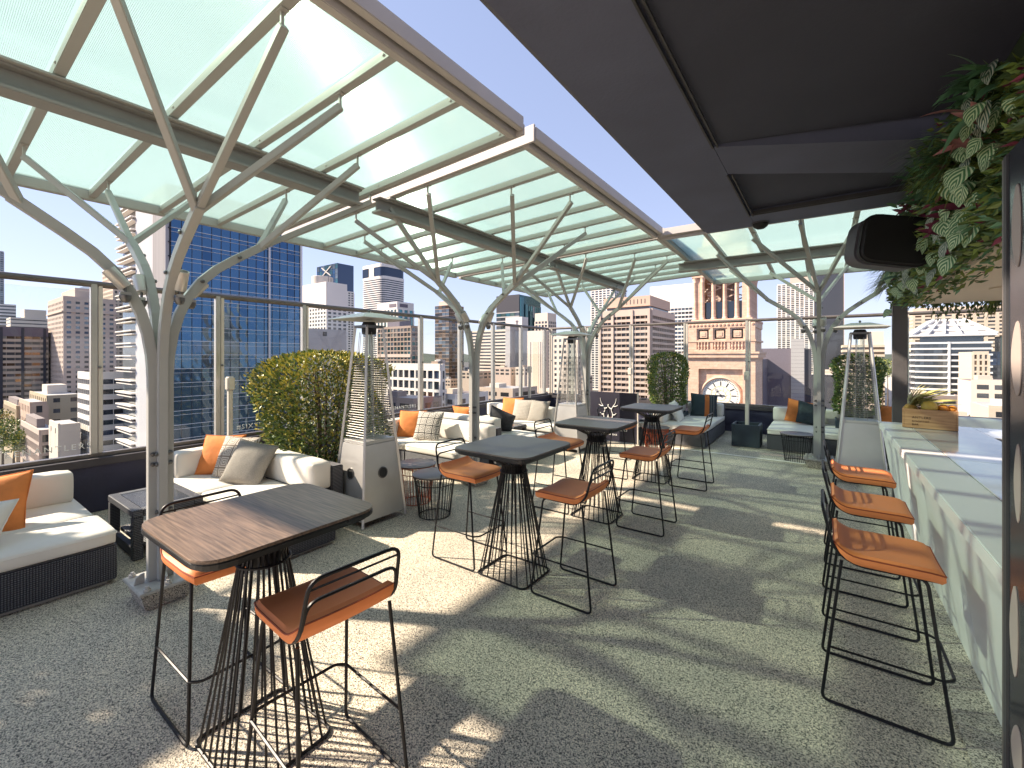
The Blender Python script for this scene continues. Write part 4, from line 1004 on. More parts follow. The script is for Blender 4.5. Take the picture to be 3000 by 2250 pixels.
# ------------------------------------------------------------------ antler sign board
sg = thing('sign_board', 'dark navy sign board with white antler emblem beside the far steel tree', 'sign', (-3.50, 8.20, 0))
MB().box(-.60, .585, 0, .03, .02, .98).build('board', 'sign_navy', sg, bevel=.004)
MB().box(.587, .605, -.004, .034, .01, 1.0).build('edge_trim', 'riser_white', sg)
def antler(mx, m, sx):
    main = [(.02, .10), (.085, .16), (.10, .25), (.06, .33), (.10, .40), (.155, .47), (.17, .56)]
    tines = [[(.075, .345), (.02, .37), (-.01, .44)], [(.105, .405), (.155, .40), (.20, .43)], [(.095, .23), (.14, .235), (.17, .27)], [(.05, .13), (.01, .18), (0.0, .235)]]
    for ln in [main] + tines:
        pts = fillet([(sx * x, -.006, .30 + y) for x, y in ln], .05, 4); n = len(pts)
        MB().tube(pts, [.011 * (1 - .75 * i / n) + .001 for i in range(n)], 6).build('emblem_stroke', 'white_print', sg, smooth=True)
antler(0, 0, 1); antler(0, 0, -1)
for s, z, h in (('SIXTEEN ANTLERS', .23, .085), ('ROOFTOP BAR', .13, .05)):
    me = text_mesh('lettering', s, h, 'white_print', .001, 1.15); w = max(v.co.x for v in me.vertices); link('lettering', me, sg, (-w / 2, -.004, z), (R(90), 0, 0))
# ------------------------------------------------------------------ the city around the terrace
gr = MB().box(-2600, 2600, -400, 5200, GROUND - 1, GROUND).build('city_ground', 'asphalt_city'); structure(gr)
hv = []; hf = []
for i in range(61):
    x = -2900 + i * 97; h = 26 + 22 * math.sin(i * .9) * math.sin(i * .37 + 1) + 9 * math.sin(i * 2.3)
    hv += [(x, 3600, GROUND), (x, 3900, GROUND + 40 + h), (x, 4400, GROUND + 46 + h * 1.1), (x, 4900, GROUND)]
for i in range(60):
    for j in range(3): a = i * 4 + j; hf.append((a, a + 4, a + 5, a + 1))
for i in range(61):
    y = -500 + i * 75; h = 26 + 20 * math.sin(i * .7 + 2) * math.sin(i * .31)
    hv += [(-2400, y, GROUND), (-2650, y, GROUND + 40 + h), (-3000, y, GROUND)]
for i in range(60):
    for j in range(2): a = 244 + i * 3 + j; hf.append((a, a + 3, a + 4, a + 1))
m = MB(); m.v = hv; m.f = hf; structure(m.build('far_hills', 'hill_green', smooth=True))

def wallmat(n, c, **k): mat(n, c, .8, 0, .07, .25, obj_var=.04, **k)
for n_, c_ in (('w_cream', (.68, .59, .50)), ('w_white', (.76, .71, .66)), ('w_tan', (.52, .42, .34)), ('w_brown', (.36, .265, .215)), ('w_salmon', (.58, .41, .32)), ('w_pink', (.57, .45, .38)),
               ('w_grey', (.44, .42, .42)), ('w_lilac', (.16, .135, .165)), ('w_dark', (.05, .05, .065)), ('w_beige', (.62, .51, .40)), ('w_coolwhite', (.72, .71, .72)), ('w_heritage', (.55, .43, .29)), ('w_roof', (.25, .20, .19))):
    wallmat(n_, c_)  # wall colours lifted paler, standing in for distance haze
def glassmat(n, c, metal=.35, rough=.12, bump=0.0, lo=.45, hi=1.5):
    m, t, p = _new(n)
    oi = N(t, 'ShaderNodeObjectInfo'); a = tuple(x * lo for x in c); b = tuple(min(1, x * hi) for x in c)
    rp = ramp(t, [(0, a), (.7, c), (1, b)]); L(t, oi, 'Random', rp, 0); L(t, rp, 0, p, 'Base Color')
    p.inputs['Metallic'].default_value = metal; p.inputs['Roughness'].default_value = rough
    if bump:
        mp = coords(t, .35); no = N(t, 'ShaderNodeTexNoise'); no.inputs['Scale'].default_value = 1.0; no.inputs['Detail'].default_value = 2; L(t, mp, 0, no, 'Vector')
        bp = N(t, 'ShaderNodeBump'); bp.inputs['Strength'].default_value = bump; bp.inputs['Distance'].default_value = .6; L(t, no, 0, bp, 'Height'); L(t, bp, 0, p, 'Normal')
glassmat('g_dark', (.085, .088, .10)); glassmat('g_blue', (.06, .125, .215), .85, .05, .35, .88, 1.1); glassmat('g_blue_deep', (.045, .10, .19), .85, .05, .35, .8, 1.15); glassmat('g_slate', (.15, .18, .21), .5); glassmat('g_teal', (.06, .17, .20), .6)  # dark panes lifted as well, lowering contrast the way haze would
glassmat('g_bronze', (.16, .10, .06), .7, .1, .1); glassmat('g_navy', (.06, .085, .14), .5); glassmat('g_curtain', (.16, .15, .135), .1, .4); glassmat('g_green', (.10, .15, .13), .5)
CUBES = {}
def cube(m):
    if m not in CUBES: CUBES[m] = MB().box(-.5, .5, -.5, .5, -.5, .5).mesh('block', m)
    return CUBES[m]
def blk(name, par, x0, x1, y0, y1, z0, z1, m):
    o = bpy.data.objects.new(name, cube(m)); COL.objects.link(o); o.parent = par
    pl = par['_o'] if '_o' in par else (0, 0, 0)
    o.location = ((x0 + x1) / 2 - pl[0], (y0 + y1) / 2 - pl[1], (z0 + z1) / 2 - pl[2]); o.scale = (abs(x1 - x0), abs(y1 - y0), abs(z1 - z0)); return o
class Face:
    def __init__(s, kind, x, y, w): s.k, s.x, s.y, s.w = kind, x, y, w
    def put(s, name, par, s0, s1, z0, z1, d0, d1, m):
        if s.k == '-y': return blk(name, par, s.x + s0, s.x + s1, s.y - d1, s.y - d0, z0, z1, m)
        if s.k == '+x': return blk(name, par, s.x + d0, s.x + d1, s.y + s0, s.y + s1, z0, z1, m)
        return blk(name, par, s.x - d1, s.x - d0, s.y + s0, s.y + s1, z0, z1, m)
def facade(root, fc, zb, zt, fh, bw, wall, glass, sp=.45, pr=.3, dp=.5, top=1.0, panes=True, seed=0, cap=280, pier=True):
    """spandrels and piers standing proud of recessed window panes"""
    rnd = random.Random(seed); rows = max(1, int((zt - top - zb) / fh)); nb = max(1, round(fc.w / bw)); b = fc.w / nb
    fc.put('parapet', root, 0, fc.w, zt - top, zt + .3, 0, dp, wall)
    for r in range(rows):
        z1 = zt - top - r * fh; z0 = z1 - fh
        fc.put('spandrel', root, 0, fc.w, z0, z0 + fh * sp, 0, dp, wall)
    zlow = zt - top - rows * fh
    if zlow > zb + .5: fc.put('base_wall', root, 0, fc.w, zb, zlow, 0, dp, wall)
    if pier:
        for i in range(nb + 1):
            c = i * b; h = b * pr / 2
            fc.put('pier', root, max(-dp * .99, c - h), min(fc.w + dp * .99, c + h), zlow, zt - top, .002, dp + .03, wall)
    if panes:
        while rows * nb > cap and nb > 1: nb = (nb + 1) // 2
        b = fc.w / nb
        for r in range(rows):
            z1 = zt - top - r * fh; z0 = z1 - fh * (1 - sp)
            for i in range(nb):
                g = glass if isinstance(glass, str) else rnd.choice(glass)
                fc.put('window', root, i * b + .02, (i + 1) * b - .02, z0 - .05, z1 + .05, .002, dp * .35, g)
def curtain(root, fc, zb, zt, fh, bw, glass, mul='w_coolwhite', dp=.25, seed=0, cap=300, line=.18, vline=.10):
    rnd = random.Random(seed); rows = max(1, int((zt - zb) / fh)); nb = max(1, round(fc.w / bw))
    while rows * nb > cap and nb > 2: nb -= 1
    b = fc.w / nb
    for r in range(rows):
        z1 = zt - r * fh
        fc.put('floor_line', root, 0, fc.w, z1 - line, z1, .01, dp + .06, mul)
        if line < .5: fc.put('floor_line', root, 0, fc.w, z1 - fh * .30 - line * .6, z1 - fh * .30, .01, dp + .05, mul)
        for i in range(nb):
            fc.put('window', root, i * b + .01, (i + 1) * b - .01, z1 - fh + .01, z1 - .01, .002, .12 + rnd.uniform(0, .05), glass if isinstance(glass, str) else rnd.choice(glass))
    for i in range(nb + 1): fc.put('mullion', root, max(0, i * b - vline / 2), min(fc.w, i * b + vline / 2), zt - rows * fh, zt, .012, dp, mul if vline > .2 else 'w_dark')
def tower(name, label, u0, uc, u1, vt, fw, core='g_dark', vb=None, side='R', roof='w_grey', cat='building'):
    """box whose visible corner stands at pixel column uc, FW metres ahead; u0/u1 are the columns its two visible faces reach"""
    c = at_fw(uc, vt, fw); zt = c.z
    vb = vb or (1380 if uc < 450 else 1240); zb = max(GROUND, at_fw(uc, vb, fw).z)
    if side == 'R':
        x0 = on_y(u0, V0, c.y).x if u0 is not None else c.x - 30
        y1 = on_x(u1, V0, c.x).y if u1 is not None else c.y + 30
        X0, X1, Y0, Y1 = x0, c.x, c.y, y1
    else:
        x1 = on_y(u1, V0, c.y).x if u1 is not None else c.x + 30
        y1 = on_x(u0, V0, c.x).y if u0 is not None else c.y + 30
        X0, X1, Y0, Y1 = c.x, x1, c.y, y1
    t = thing(name, label, cat, ((X0 + X1) / 2, (Y0 + Y1) / 2, GROUND)); t['_o'] = tuple(t.location)
    blk('core', t, X0 + .001, X1 - .001, Y0 + .001, Y1 - .001, GROUND, zt - .4, core)
    blk('roof', t, X0 + .3, X1 - .3, Y0 + .3, Y1 - .3, zt - .39, zt - .2, roof)
    fy = Face('-y', X0, Y0, X1 - X0); fx = Face('+x', X1, Y0, Y1 - Y0) if side == 'R' else Face('-x', X0, Y0, Y1 - Y0)
    return t, fy, fx, zb, zt, (X0, X1, Y0, Y1)
def done(t):
    if '_o' in t: del t['_o']
def simple(name, label, u0, uc, u1, vt, fw, wall, glass, fh=3.4, bw=3.2, sp=.45, pr=.35, core='g_dark', side='R', seed=0, dp=.5, pier=True, extras=None, top=1.5, vb=None, cap=200, faces='yx'):
    t, fy, fx, zb, zt, bx = tower(name, label, u0, uc, u1, vt, fw, core, vb, side)
    if 'y' in faces: facade(t, fy, zb, zt, fh, bw, wall, glass, sp, pr, dp, top, True, seed, cap, pier)
    else: fy.put('wall', t, 0, fy.w, zb, zt, 0, dp, wall)
    if 'x' in faces: facade(t, fx, zb, zt, fh, bw, wall, glass, sp, pr, dp, top, True, seed + 1, cap, pier)
    else: fx.put('wall', t, 0, fx.w, zb, zt, 0, dp, wall)
    if extras: extras(t, fy, fx, zb, zt, bx)
    done(t); return t
def penthouse(fr, h, m, y=(.2, .8)):
    def f(t, fy, fx, zb, zt, bx):
        X0, X1, Y0, Y1 = bx; blk('plant_room', t, X0 + (X1 - X0) * fr[0], X0 + (X1 - X0) * fr[1], Y0 + (Y1 - Y0) * y[0], Y0 + (Y1 - Y0) * y[1], zt - .2, zt + h, m)
    return f

# left: seen almost square on
simple('office_tower', 'slim grey tower sliver at the extreme left of the skyline', None, -60, 11, 728, 700, 'w_grey', 'g_slate', 3.6, 4, .3, .25, seed=1)
simple('office_block', 'pale banded block at the left edge above the brown office slab', None, -40, 47, 888, 520, 'w_white', 'g_dark', 4, 30, .55, .02, seed=2, pier=False)
simple('apartment_block', 'cream stepped block with dark penthouse behind the brown office slab', None, 33, 142, 930, 430, 'w_cream', 'g_dark', 3.6, 30, .7, .02, seed=3, pier=False, extras=penthouse((.2, .95), 9, 'w_cream', (.35, .95)))
def b4(t, fy, fx, zb, zt, bx):
    for q in (.38, .655, .95): fx.put('dark_strip', t, fx.w * q - .7, fx.w * q + .7, zb, zt, .01, .9, 'w_dark')
    fx.put('crown', t, 0, fx.w, zt - 6, zt + .4, .01, .75, 'w_lilac')
simple('office_slab', 'wide brown office slab with long window bands and dark vertical strips at the far left', None, -90, 141, 955, 285, 'w_tan', ['g_dark', 'g_curtain', 'g_bronze'], 3.7, 4.0, .5, .04, seed=4, extras=b4, top=6, cap=300)
def b5(t, fy, fx, zb, zt, bx):
    X0, X1, Y0, Y1 = bx
    blk('plant_room', t, X0 + 4, X1 - 5, Y0 + 6, Y0 + (Y1 - Y0) * .62, zt, zt + 7, 'w_pink'); blk('glass_lantern', t, X0 + 10, X1 - 9, Y0 + 14, Y0 + (Y1 - Y0) * .6, zt + 7, zt + 11, 'g_slate')
    fx.put('cornice', t, -1, fx.w + 1, zt - 10.4, zt - 9.6, 0, 1.3, 'w_pink'); fy.put('cornice', t, -1, fy.w + 1, zt - 10.4, zt - 9.6, 0, 1.3, 'w_pink')
simple('hotel_tower', 'tan hotel tower with rows of small square windows left of the nearest screen post', 143, 188, 338, 868, 292, 'w_pink', ['g_dark', 'g_navy', 'g_slate'], 3.35, 4.6, .5, .5, seed=5, extras=b5, top=3, cap=260)
simple('lattice_tower', 'slim tan tower with gridded front beside the blue glass tower', None, 333, 372, 782, 340, 'w_beige', 'g_curtain', 3.4, 2.6, .4, .45, seed=6)
simple('office_block', 'narrow white block with dark window bands below the tan hotel tower', 233, 268, 362, 1093, 145, 'w_white', ['g_dark', 'g_navy'], 3.45, 3, .52, .03, seed=7, top=2.2)
# heritage quarter by the street trees
simple('heritage_house', 'cream classical building with cornice beside the street trees', 15, 52, 88, 1190, 205, 'w_heritage', 'g_dark', 5, 2.6, .35, .5, seed=8, extras=penthouse((.1, .8), 2.5, 'w_roof'))
simple('heritage_house', 'brick fronted classical building with tall chimney block below the brown slab', 60, 92, 137, 1180, 190, 'w_salmon', 'g_dark', 6, 4, .5, .6, seed=9)
simple('heritage_house', 'verandah building with grey roofs and rails below the brick classical building', 66, 120, 172, 1262, 150, 'w_pink', 'g_dark', 3.6, 2.2, .3, .25, seed=10, extras=penthouse((.1, .7), 3, 'w_roof', (.1, .6)))
simple('warehouse', 'plain cream sidewalled building left of the narrow white banded block', 150, 176, 235, 1243, 140, 'w_cream', 'g_dark', 7, 9, .75, .8, seed=11, faces='y')
simple('civic_hall', 'long low cream hall with flat roofs behind the heritage buildings', 90, 140, 240, 1160, 245, 'w_heritage', 'g_dark', 6, 6, .6, .6, seed=12, extras=penthouse((.3, .6), 5, 'w_cream'))

# blue glass tower
t, fy, fx, zb, zt, bx = tower('glass_tower', 'tall blue glass tower with white finned side behind the nearest steel tree', 362, 500, 883, 540, 120, 'g_navy', 1380)
curtain(t, fx, zb, zt, 3.9, 2.2, ['g_blue'] * 6 + ['g_blue_deep'], 'w_coolwhite', .3, 3, 300, .12)
fx.put('corner_fin', t, fx.w - .6, fx.w, zb, zt, .1, .7, 'w_coolwhite'); fx.put('corner_fin', t, fx.w * .70, fx.w * .70 + .4, zb, zt, .1, .8, 'w_coolwhite')
nf = 30; w0 = fy.w * .40
for i in range(nf): fy.put('fin', t, w0 + (fy.w - w0) * i / nf, w0 + (fy.w - w0) * i / nf + .45, zb, zt, .2, 1.1, 'w_coolwhite' if i < 18 else 'w_grey')
r = 0
while zt - r * 3.9 > zb:
    z = zt - r * 3.9; fy.put('louvre', t, 0, w0 * .97, z - .5, z - .1, .2, 2.2, 'w_white'); fy.put('louvre', t, 0, w0 * .97, z - 1.5, z - 1.25, .2, 1.9, 'w_white')
    fy.put('window', t, 0, w0, z - 3.8, z - 1.6, .01, .15, 'g_slate'); fy.put('spandrel_line', t, w0, fy.w, z - .3, z, .1, .5, 'w_dark'); r += 1
done(t)

def b10(t, fy, fx, zb, zt, bx):
    X0, X1, Y0, Y1 = bx
    tk = MB().lathe([(9, 0), (9, 9), (8.6, 9.4)], 24).build('water_tank', 'w_cream', t, smooth=True); tk.location = (X0 + 10 - t.location.x, Y0 + 14 - t.location.y, zt - .2 - t.location.z)
    for i in range(3): blk('aerial', t, X1 - 6 - i * 4, X1 - 5.7 - i * 4, Y0 + 10, Y0 + 10.3, zt, zt + 6 + i, 'w_dark')
simple('hotel_block', 'white hotel block with rounded tank on the roof, right of the blue glass tower', 884, 957, 1016, 826, 372, 'w_white', ['g_dark', 'g_curtain'], 3.3, 4.5, .45, .4, seed=14, extras=b10, top=22, cap=160)
simple('podium_block', 'plain lilac grey podium wall below the white hotel block', 880, 884, 1012, 962, 300, 'w_grey', 'g_dark', 16, 26, .8, .9, seed=15)
t, fy, fx, zb, zt, bx = tower('glass_tower', 'blue glass tower behind the white hotel block, with crossed brace on its crown', 929, 990, 1036, 770, 640, 'g_navy', 1060)
curtain(t, fy, zb, zt, 7.5, 5, ['g_blue', 'g_slate', 'g_teal'], 'g_slate', .4, 16, 160, .4); facade(t, fx, zb, zt - 40, 3.6, 5, 'w_white', 'g_dark', .45, .35, .8, 1.5, True, 16, 200)
for s in (-1, 1):
    a = MB().sweep([(-12, 0, -7), (12, 0, 7)] if s > 0 else [(-12, 0, 7), (12, 0, -7)], 1.2, 1.2, (0, 1, 0)).build('crown_brace', 'w_white', t); a.location = (bx[0] + 26 - t.location.x, bx[2] - .8 - t.location.y, zt - 10 - t.location.z)
done(t)
# round cornered tower
def round_tower(name, label, u0, u1, vt, fw, fh, wall, glass):
    a = at_fw(u0, vt, fw); b = at_fw(u1, vt, fw); w = (b - a).length; c = (a + b) / 2; zb = at_fw(u0, 1060, fw).z; zt = c.z
    t = thing(name, label, 'building', (c.x, c.y + w * .3, GROUND))
    pr = MB().prism(rrect(w / 2 - .6, w * .42 - .6, w * .2, 6), 0, zt - GROUND - 1).build('core', glass, t)
    band = MB().prism(rrect(w / 2, w * .42, w * .2, 6), 0, fh * .52).mesh('floor_band', wall); z = zt - GROUND - 24
    while z > zb - GROUND: link('floor_band', band, t, (0, 0, z)); z -= fh
    MB().prism(rrect(w / 2 + .2, w * .42 + .2, w * .2, 6), zt - GROUND - 6, zt - GROUND).build('crown', wall, t)
    MB().prism(rrect(w / 2 + .1, w * .42 + .1, w * .2, 6), zt - GROUND - 26, zt - GROUND - 22.5).build('crown', wall, t)
    for s in (-1, 1): MB().box(s * w * .27 - w * .13, s * w * .27 + w * .13, -w * .425, 0, zt - GROUND - 22, zt - GROUND - 7).build('plant_window', 'g_navy', t)
    MB().box(-w * .11, w * .11, -w * .423, 0, zt - GROUND - 22.4, zt - GROUND - 4).build('crown_panel', wall, t)
    MB().box(-w * .36, w * .36, -w * .43, 0, zt - GROUND - 130, zt - GROUND - 122).build('plant_window', 'g_navy', t)
    MB().tube([(0, 0, zt - GROUND), (0, 0, zt - GROUND + 22)], .8, 6).build('mast', wall, t)
    for s in (-1, 1): MB().tube([(s * 9, 0, zt - GROUND), (s * 2, 0, zt - GROUND + 16)], .7, 6).build('mast_strut', wall, t)
round_tower('round_cornered_tower', 'white banded tower with rounded corners and roof mast above the nearest heater', 1047, 1150, 778, 800, 3.9, 'w_white', 'g_navy')
t, fy, fx, zb, zt, bx = tower('office_tower', 'pale tower with teal vertical glass strips right of the round cornered tower', 1106, 1165, 1211, 884, 520, 'w_white', 1060)
facade(t, fy, zb, zt, 40, 6, 'w_white', ['g_teal', 'g_green'], .04, .4, .8, 9, True, 17); facade(t, fx, zb, zt, 40, 7, 'w_white', ['g_teal'], .04, .35, .8, 9, True, 18)
fy.put('roof_sign', t, fy.w * .62, fy.w * .95, zt - 6, zt - 2, .8, 1.1, 'w_lilac'); fx.put('roof_sign', t, fx.w * .1, fx.w * .6, zt - 6, zt - 2, .8, 1.1, 'w_lilac'); done(t)
def b14(t, fy, fx, zb, zt, bx):
    fy.put('roof_box', t, fy.w * .25, fy.w * .6, zt, zt + 7, -14, -2, 'w_lilac'); fy.put('transom', t, 0, fy.w, zt - 24, zt - 21.5, .1, 1.1, 'w_pink'); fy.put('transom', t, fy.w * .05, fy.w, zt - 48, zt - 46, .1, 1.1, 'w_pink')
simple('office_block', 'dark glass office block with pinkish frame bands right of the nearest heater', 1108, 1205, 1229, 955, 335, 'w_brown', ['g_dark', 'g_slate', 'g_curtain', 'g_teal'], 3.6, 4.2, .28, .18, seed=19, extras=b14, cap=260)
def b15(t, fy, fx, zb, zt, bx):
    X0, X1, Y0, Y1 = bx; rnd = random.Random(5)
    for i in range(9):
        y = Y0 + 2 + i * (Y1 - Y0 - 4) / 9; h = rnd.uniform(.8, 2.2); blk('roof_plant', t, X1 - rnd.uniform(3, 5), X1 - 1.5, y, y + rnd.uniform(1, 2.2), zt, zt + h, rnd.choice(['w_grey', 'w_white', 'w_brown']))
simple('office_block', 'white framed block with big square windows seen through the screen right of the heater', 1108, 1292, 1300, 1068, 165, 'w_white', ['g_navy', 'g_slate', 'g_dark'], 4.1, 3.5, .26, .22, seed=20, extras=b15, top=2.4, dp=.7)
t, fy, fx, zb, zt, bx = tower('glass_tower', 'bronze and black glass tower catching orange reflections left of the middle steel tree', 1275, 1316, 1358, 893, 480, 'g_dark', 1130)
curtain(t, fy, zb, zt, 3.9, 5, ['g_dark', 'g_bronze', 'g_slate'], 'w_brown', .3, 21, 150, .5); curtain(t, fx, zb, zt, 3.9, 5, ['g_bronze', 'g_bronze', 'g_dark'], 'w_brown', .3, 22, 150, .5)
blk('plant_room', t, bx[0] + 3, bx[1] - 3, bx[2] + 3, bx[3] - 3, zt - .2, zt + 5, 'w_pink'); done(t)
simple('banded_tower', 'cream tower with close dark window bands behind the middle steel tree', 1374, 1495, 1499, 966, 448, 'w_cream', 'g_dark', 3.45, 40, .5, .02, seed=23, pier=False, dp=1.1, cap=90)
t, fy, fx, zb, zt, bx = tower('flared_wall', 'blank grey concrete wall that flares out at its foot beside the banded cream tower', 1496, 1498, 1541, 955, 448, 'w_grey', 1200)
n = 12; vs = []; W_ = fx.w
for i in range(n + 1):
    q = i / n; zz = zt - (zt - zb) * q; fl_ = -3 - 9 * max(0, q - .25) ** 2
    vs += [(bx[1] + .05, bx[2] + fl_, zz), (bx[1] + .05, bx[3], zz), (bx[1] - 6, bx[2] + fl_, zz), (bx[1] - 6, bx[3], zz)]
fs = []
for i in range(n):
    a = i * 4
    for p_, q_ in ((0, 1), (1, 3), (3, 2), (2, 0)): fs.append((a + p_, a + q_, a + 4 + q_, a + 4 + p_))
m = MB(); m.v = [(x - t.location.x + .6, y - t.location.y, z - t.location.z) for x, y, z in vs]; m.f = fs; m.build('concrete_wall', 'w_grey', t); done(t)
t, fy, fx, zb, zt, bx = tower('rooftop_sign_block', 'white rooftop block with small dark emblem above the flared concrete wall', 1482, 1530, 1546, 928, 455, 'w_white', 960)
fx.put('wall', t, 0, fx.w, zt - 12, zt, 0, .5, 'w_white'); fy.put('wall', t, 0, fy.w, zt - 12, zt, 0, .5, 'w_white')
for a, b, c, d in ((.62, .78, 6.5, 8.5), (.66, .74, 4.5, 6.2), (.56, .84, 2.5, 4.0)): fy.put('emblem', t, fy.w * a, fy.w * b, zt - 12 + c, zt - 12 + d, .5, .7, 'w_lilac')
done(t)
t, fy, fx, zb, zt, bx = tower('stepped_tower', 'teal glass tower with stepped corner above the flared concrete wall', 1455, 1522, 1584, 862, 560, 'g_teal', 1000)
curtain(t, fy, zb, zt - 22, 5.5, 8, ['g_teal', 'g_green', 'g_slate'], 'w_grey', .5, 25, 90, 1.3); curtain(t, fx, zb, zt - 12, 30, 5, ['g_teal', 'g_slate'], 'g_dark', .5, 26, 90, .6)
for i in range(5):
    fx.put('step_bay', t, fx.w * i * .2, fx.w * (i * .2 + .12), zb, zt - 4 - i * 8, .2, 2.4, 'g_teal')
fy.put('crown', t, 0, fy.w, zt - 22, zt, .05, .6, 'w_dark'); done(t)
simple('apartment_block', 'small cream and glass block right of the stepped teal tower', 1568, 1605, 1628, 917, 430, 'w_cream', ['g_slate', 'g_dark'], 3.5, 4, .35, .3, seed=27, top=8, cap=120)
def b17b(t, fy, fx, zb, zt, bx):
    for a, b in ((.16, .20), (.30, .62), (.70, .74), (.80, .83)): fy.put('vertical_recess', t, fy.w * a, fy.w * b, zb + 10, zt - 8, .5, .62, 'w_beige' if b - a > .1 else 'w_roof')
simple('blank_walled_block', 'blank cream wall with tall recessed strips seen through the corner glass', 1546, 1600, 1605, 968, 310, 'w_cream', 'g_dark', 60, 60, .94, .9, seed=28, extras=b17b, faces='')
simple('apartment_block', 'cream gridded block behind the second patio heater', 1622, 1692, 1700, 985, 255, 'w_cream', ['g_dark', 'g_slate'], 3.4, 3.4, .5, .5, seed=29, cap=140)
simple('residential_tower', 'tall white and blue tower behind the brown terraced tower', 1732, 1800, 1834, 838, 620, 'w_white', ['g_navy', 'g_slate'], 3.4, 6, .35, .3, seed=30, cap=280)
# brown terraced tower
t, fy, fx, zb, zt, bx = tower('terraced_tower', 'brown tower with deep balconied bands and salmon crown left of the clock tower', 1757, 1906, 1972, 905, 275, 'g_dark', 1200)
facade(t, fy, zb, zt, 3.62, 3.0, 'w_pink', ['g_dark', 'g_curtain', 'g_bronze'], .46, .05, 1.3, 4, True, 31, 260)
facade(t, fx, zb, zt, 3.62, 4.0, 'w_pink', ['g_dark', 'g_bronze'], .42, .06, 1.3, 4, True, 32, 150)
for q in (.02, .28, .66, .98): fy.put('buttress', t, fy.w * q - .8, fy.w * q + .8, zb, zt, .1, 1.9, 'w_pink')
X0, X1, Y0, Y1 = bx
blk('crown', t, X0 + 2, X1 - 1, Y0 + 2, Y1 - 4, zt + 2.5, zt + 9, 'w_salmon'); blk('crown_band', t, X0 + 4, X1 - 2, Y0 + 4, Y1 - 5, zt - .1, zt + 2.45, 'g_dark'); blk('crown', t, X0 + 1, X1, Y0 + 1, Y1 - 1, zt - 3, zt + .2, 'w_salmon')
for i in range(7): fx_ = X0 + (X1 - X0) * (.45 + .07 * i); blk('crown_slot', t, fx_, fx_ + .4, Y0 + 1.9, Y0 + 2.2, zt + 4, zt + 7, 'w_dark')
done(t)
simple('office_slab', 'wide white office slab with long blue window rows behind the clock tower', 1905, 2120, 2126, 822, 385, 'w_white', ['g_navy', 'g_slate', 'g_dark'], 3.65, 3.2, .42, .12, seed=33, top=22, dp=.6, cap=299, vb=1200)

# ------------------------------------------------------------------ clock tower
def make_stone(name, c):
    m, t, p = _new(name); tc = N(t, 'ShaderNodeTexCoord'); sx = N(t, 'ShaderNodeSeparateXYZ'); L(t, tc, 'Object', sx, 0)
    ad = N(t, 'ShaderNodeMath', operation='ADD'); L(t, sx, 'X', ad, 0); L(t, sx, 'Y', ad, 1); cb = N(t, 'ShaderNodeCombineXYZ'); L(t, ad, 0, cb, 0); L(t, sx, 'Z', cb, 1)
    br = N(t, 'ShaderNodeTexBrick'); br.inputs['Scale'].default_value = 1; br.inputs['Brick Width'].default_value = 1.6; br.inputs['Row Height'].default_value = .55; br.inputs['Mortar Size'].default_value = .012
    br.inputs['Color1'].default_value = (*c, 1); br.inputs['Color2'].default_value = (c[0] * .88, c[1] * .84, c[2] * .82, 1); br.inputs['Mortar'].default_value = (c[0] * .6, c[1] * .55, c[2] * .5, 1); L(t, cb, 0, br, 'Vector')
    no = N(t, 'ShaderNodeTexNoise'); no.inputs['Scale'].default_value = 1.2; no.inputs['Detail'].default_value = 6; L(t, tc, 'Object', no, 'Vector'); rp = ramp(t, [(.3, (.84, .8, .78)), (.7, (1.08, 1.06, 1.04))]); L(t, no, 0, rp, 0)
    mx = N(t, 'ShaderNodeMix', data_type='RGBA', blend_type='MULTIPLY'); mx.inputs[0].default_value = 1; L(t, br, 0, mx, 6); L(t, rp, 0, mx, 7); L(t, mx, 2, p, 'Base Color'); p.inputs['Roughness'].default_value = .85
make_stone('sandstone', (.74, .53, .41))
CX, CY, HW = -18.2, 102.4 + 6.7, 6.7
ct = thing('clock_tower', 'pink sandstone clock tower with columned belfry and white dial', 'tower', (CX, CY, GROUND))
zG = -GROUND
def cb_(name, x0, x1, y0, y1, z0, z1, m='sandstone', par=None): 
    return MB().box(x0, x1, y0, y1, z0 + zG, z1 + zG).build(name, m, par or ct)
sh = MB().box(-HW + .8, HW - .8, -HW + .8, HW - .8, 0, 1.0 + zG).build('shaft', 'sandstone', ct)
RC, RT = 4.35, -1.1                                                     # recess half width and top
for (a, b, z0, z1) in ((-HW, -RC, GROUND, 1.2), (RC, HW, GROUND, 1.2), (-RC + .001, RC - .001, RT, 1.199)): cb_('face_wall', a, b, -HW, -HW + .79, z0, z1)
for k in (1, 2, 3): 
    o = MB().box(-HW + .9 if k != 2 else -HW, HW - .02 if k != 2 else HW, -HW - .0, -HW + .78, 0, 1.19 + zG).build('face_wall', 'sandstone', ct); o.rotation_euler = (0, 0, k * math.pi / 2)
cb_('string_course', -HW - .12, HW + .12, -HW - .12, HW + .12, .95, 1.35); cb_('cornice', -HW - .55, HW + .55, -HW - .55, HW + .55, 1.36, 2.2); cb_('cornice', -HW - .8, HW + .8, -HW - .8, HW + .8, 2.21, 2.6)
cb_('attic_base', -HW + .25, HW - .25, -HW + .25, HW - .25, 2.61, 9.0)
AX = HW - .05
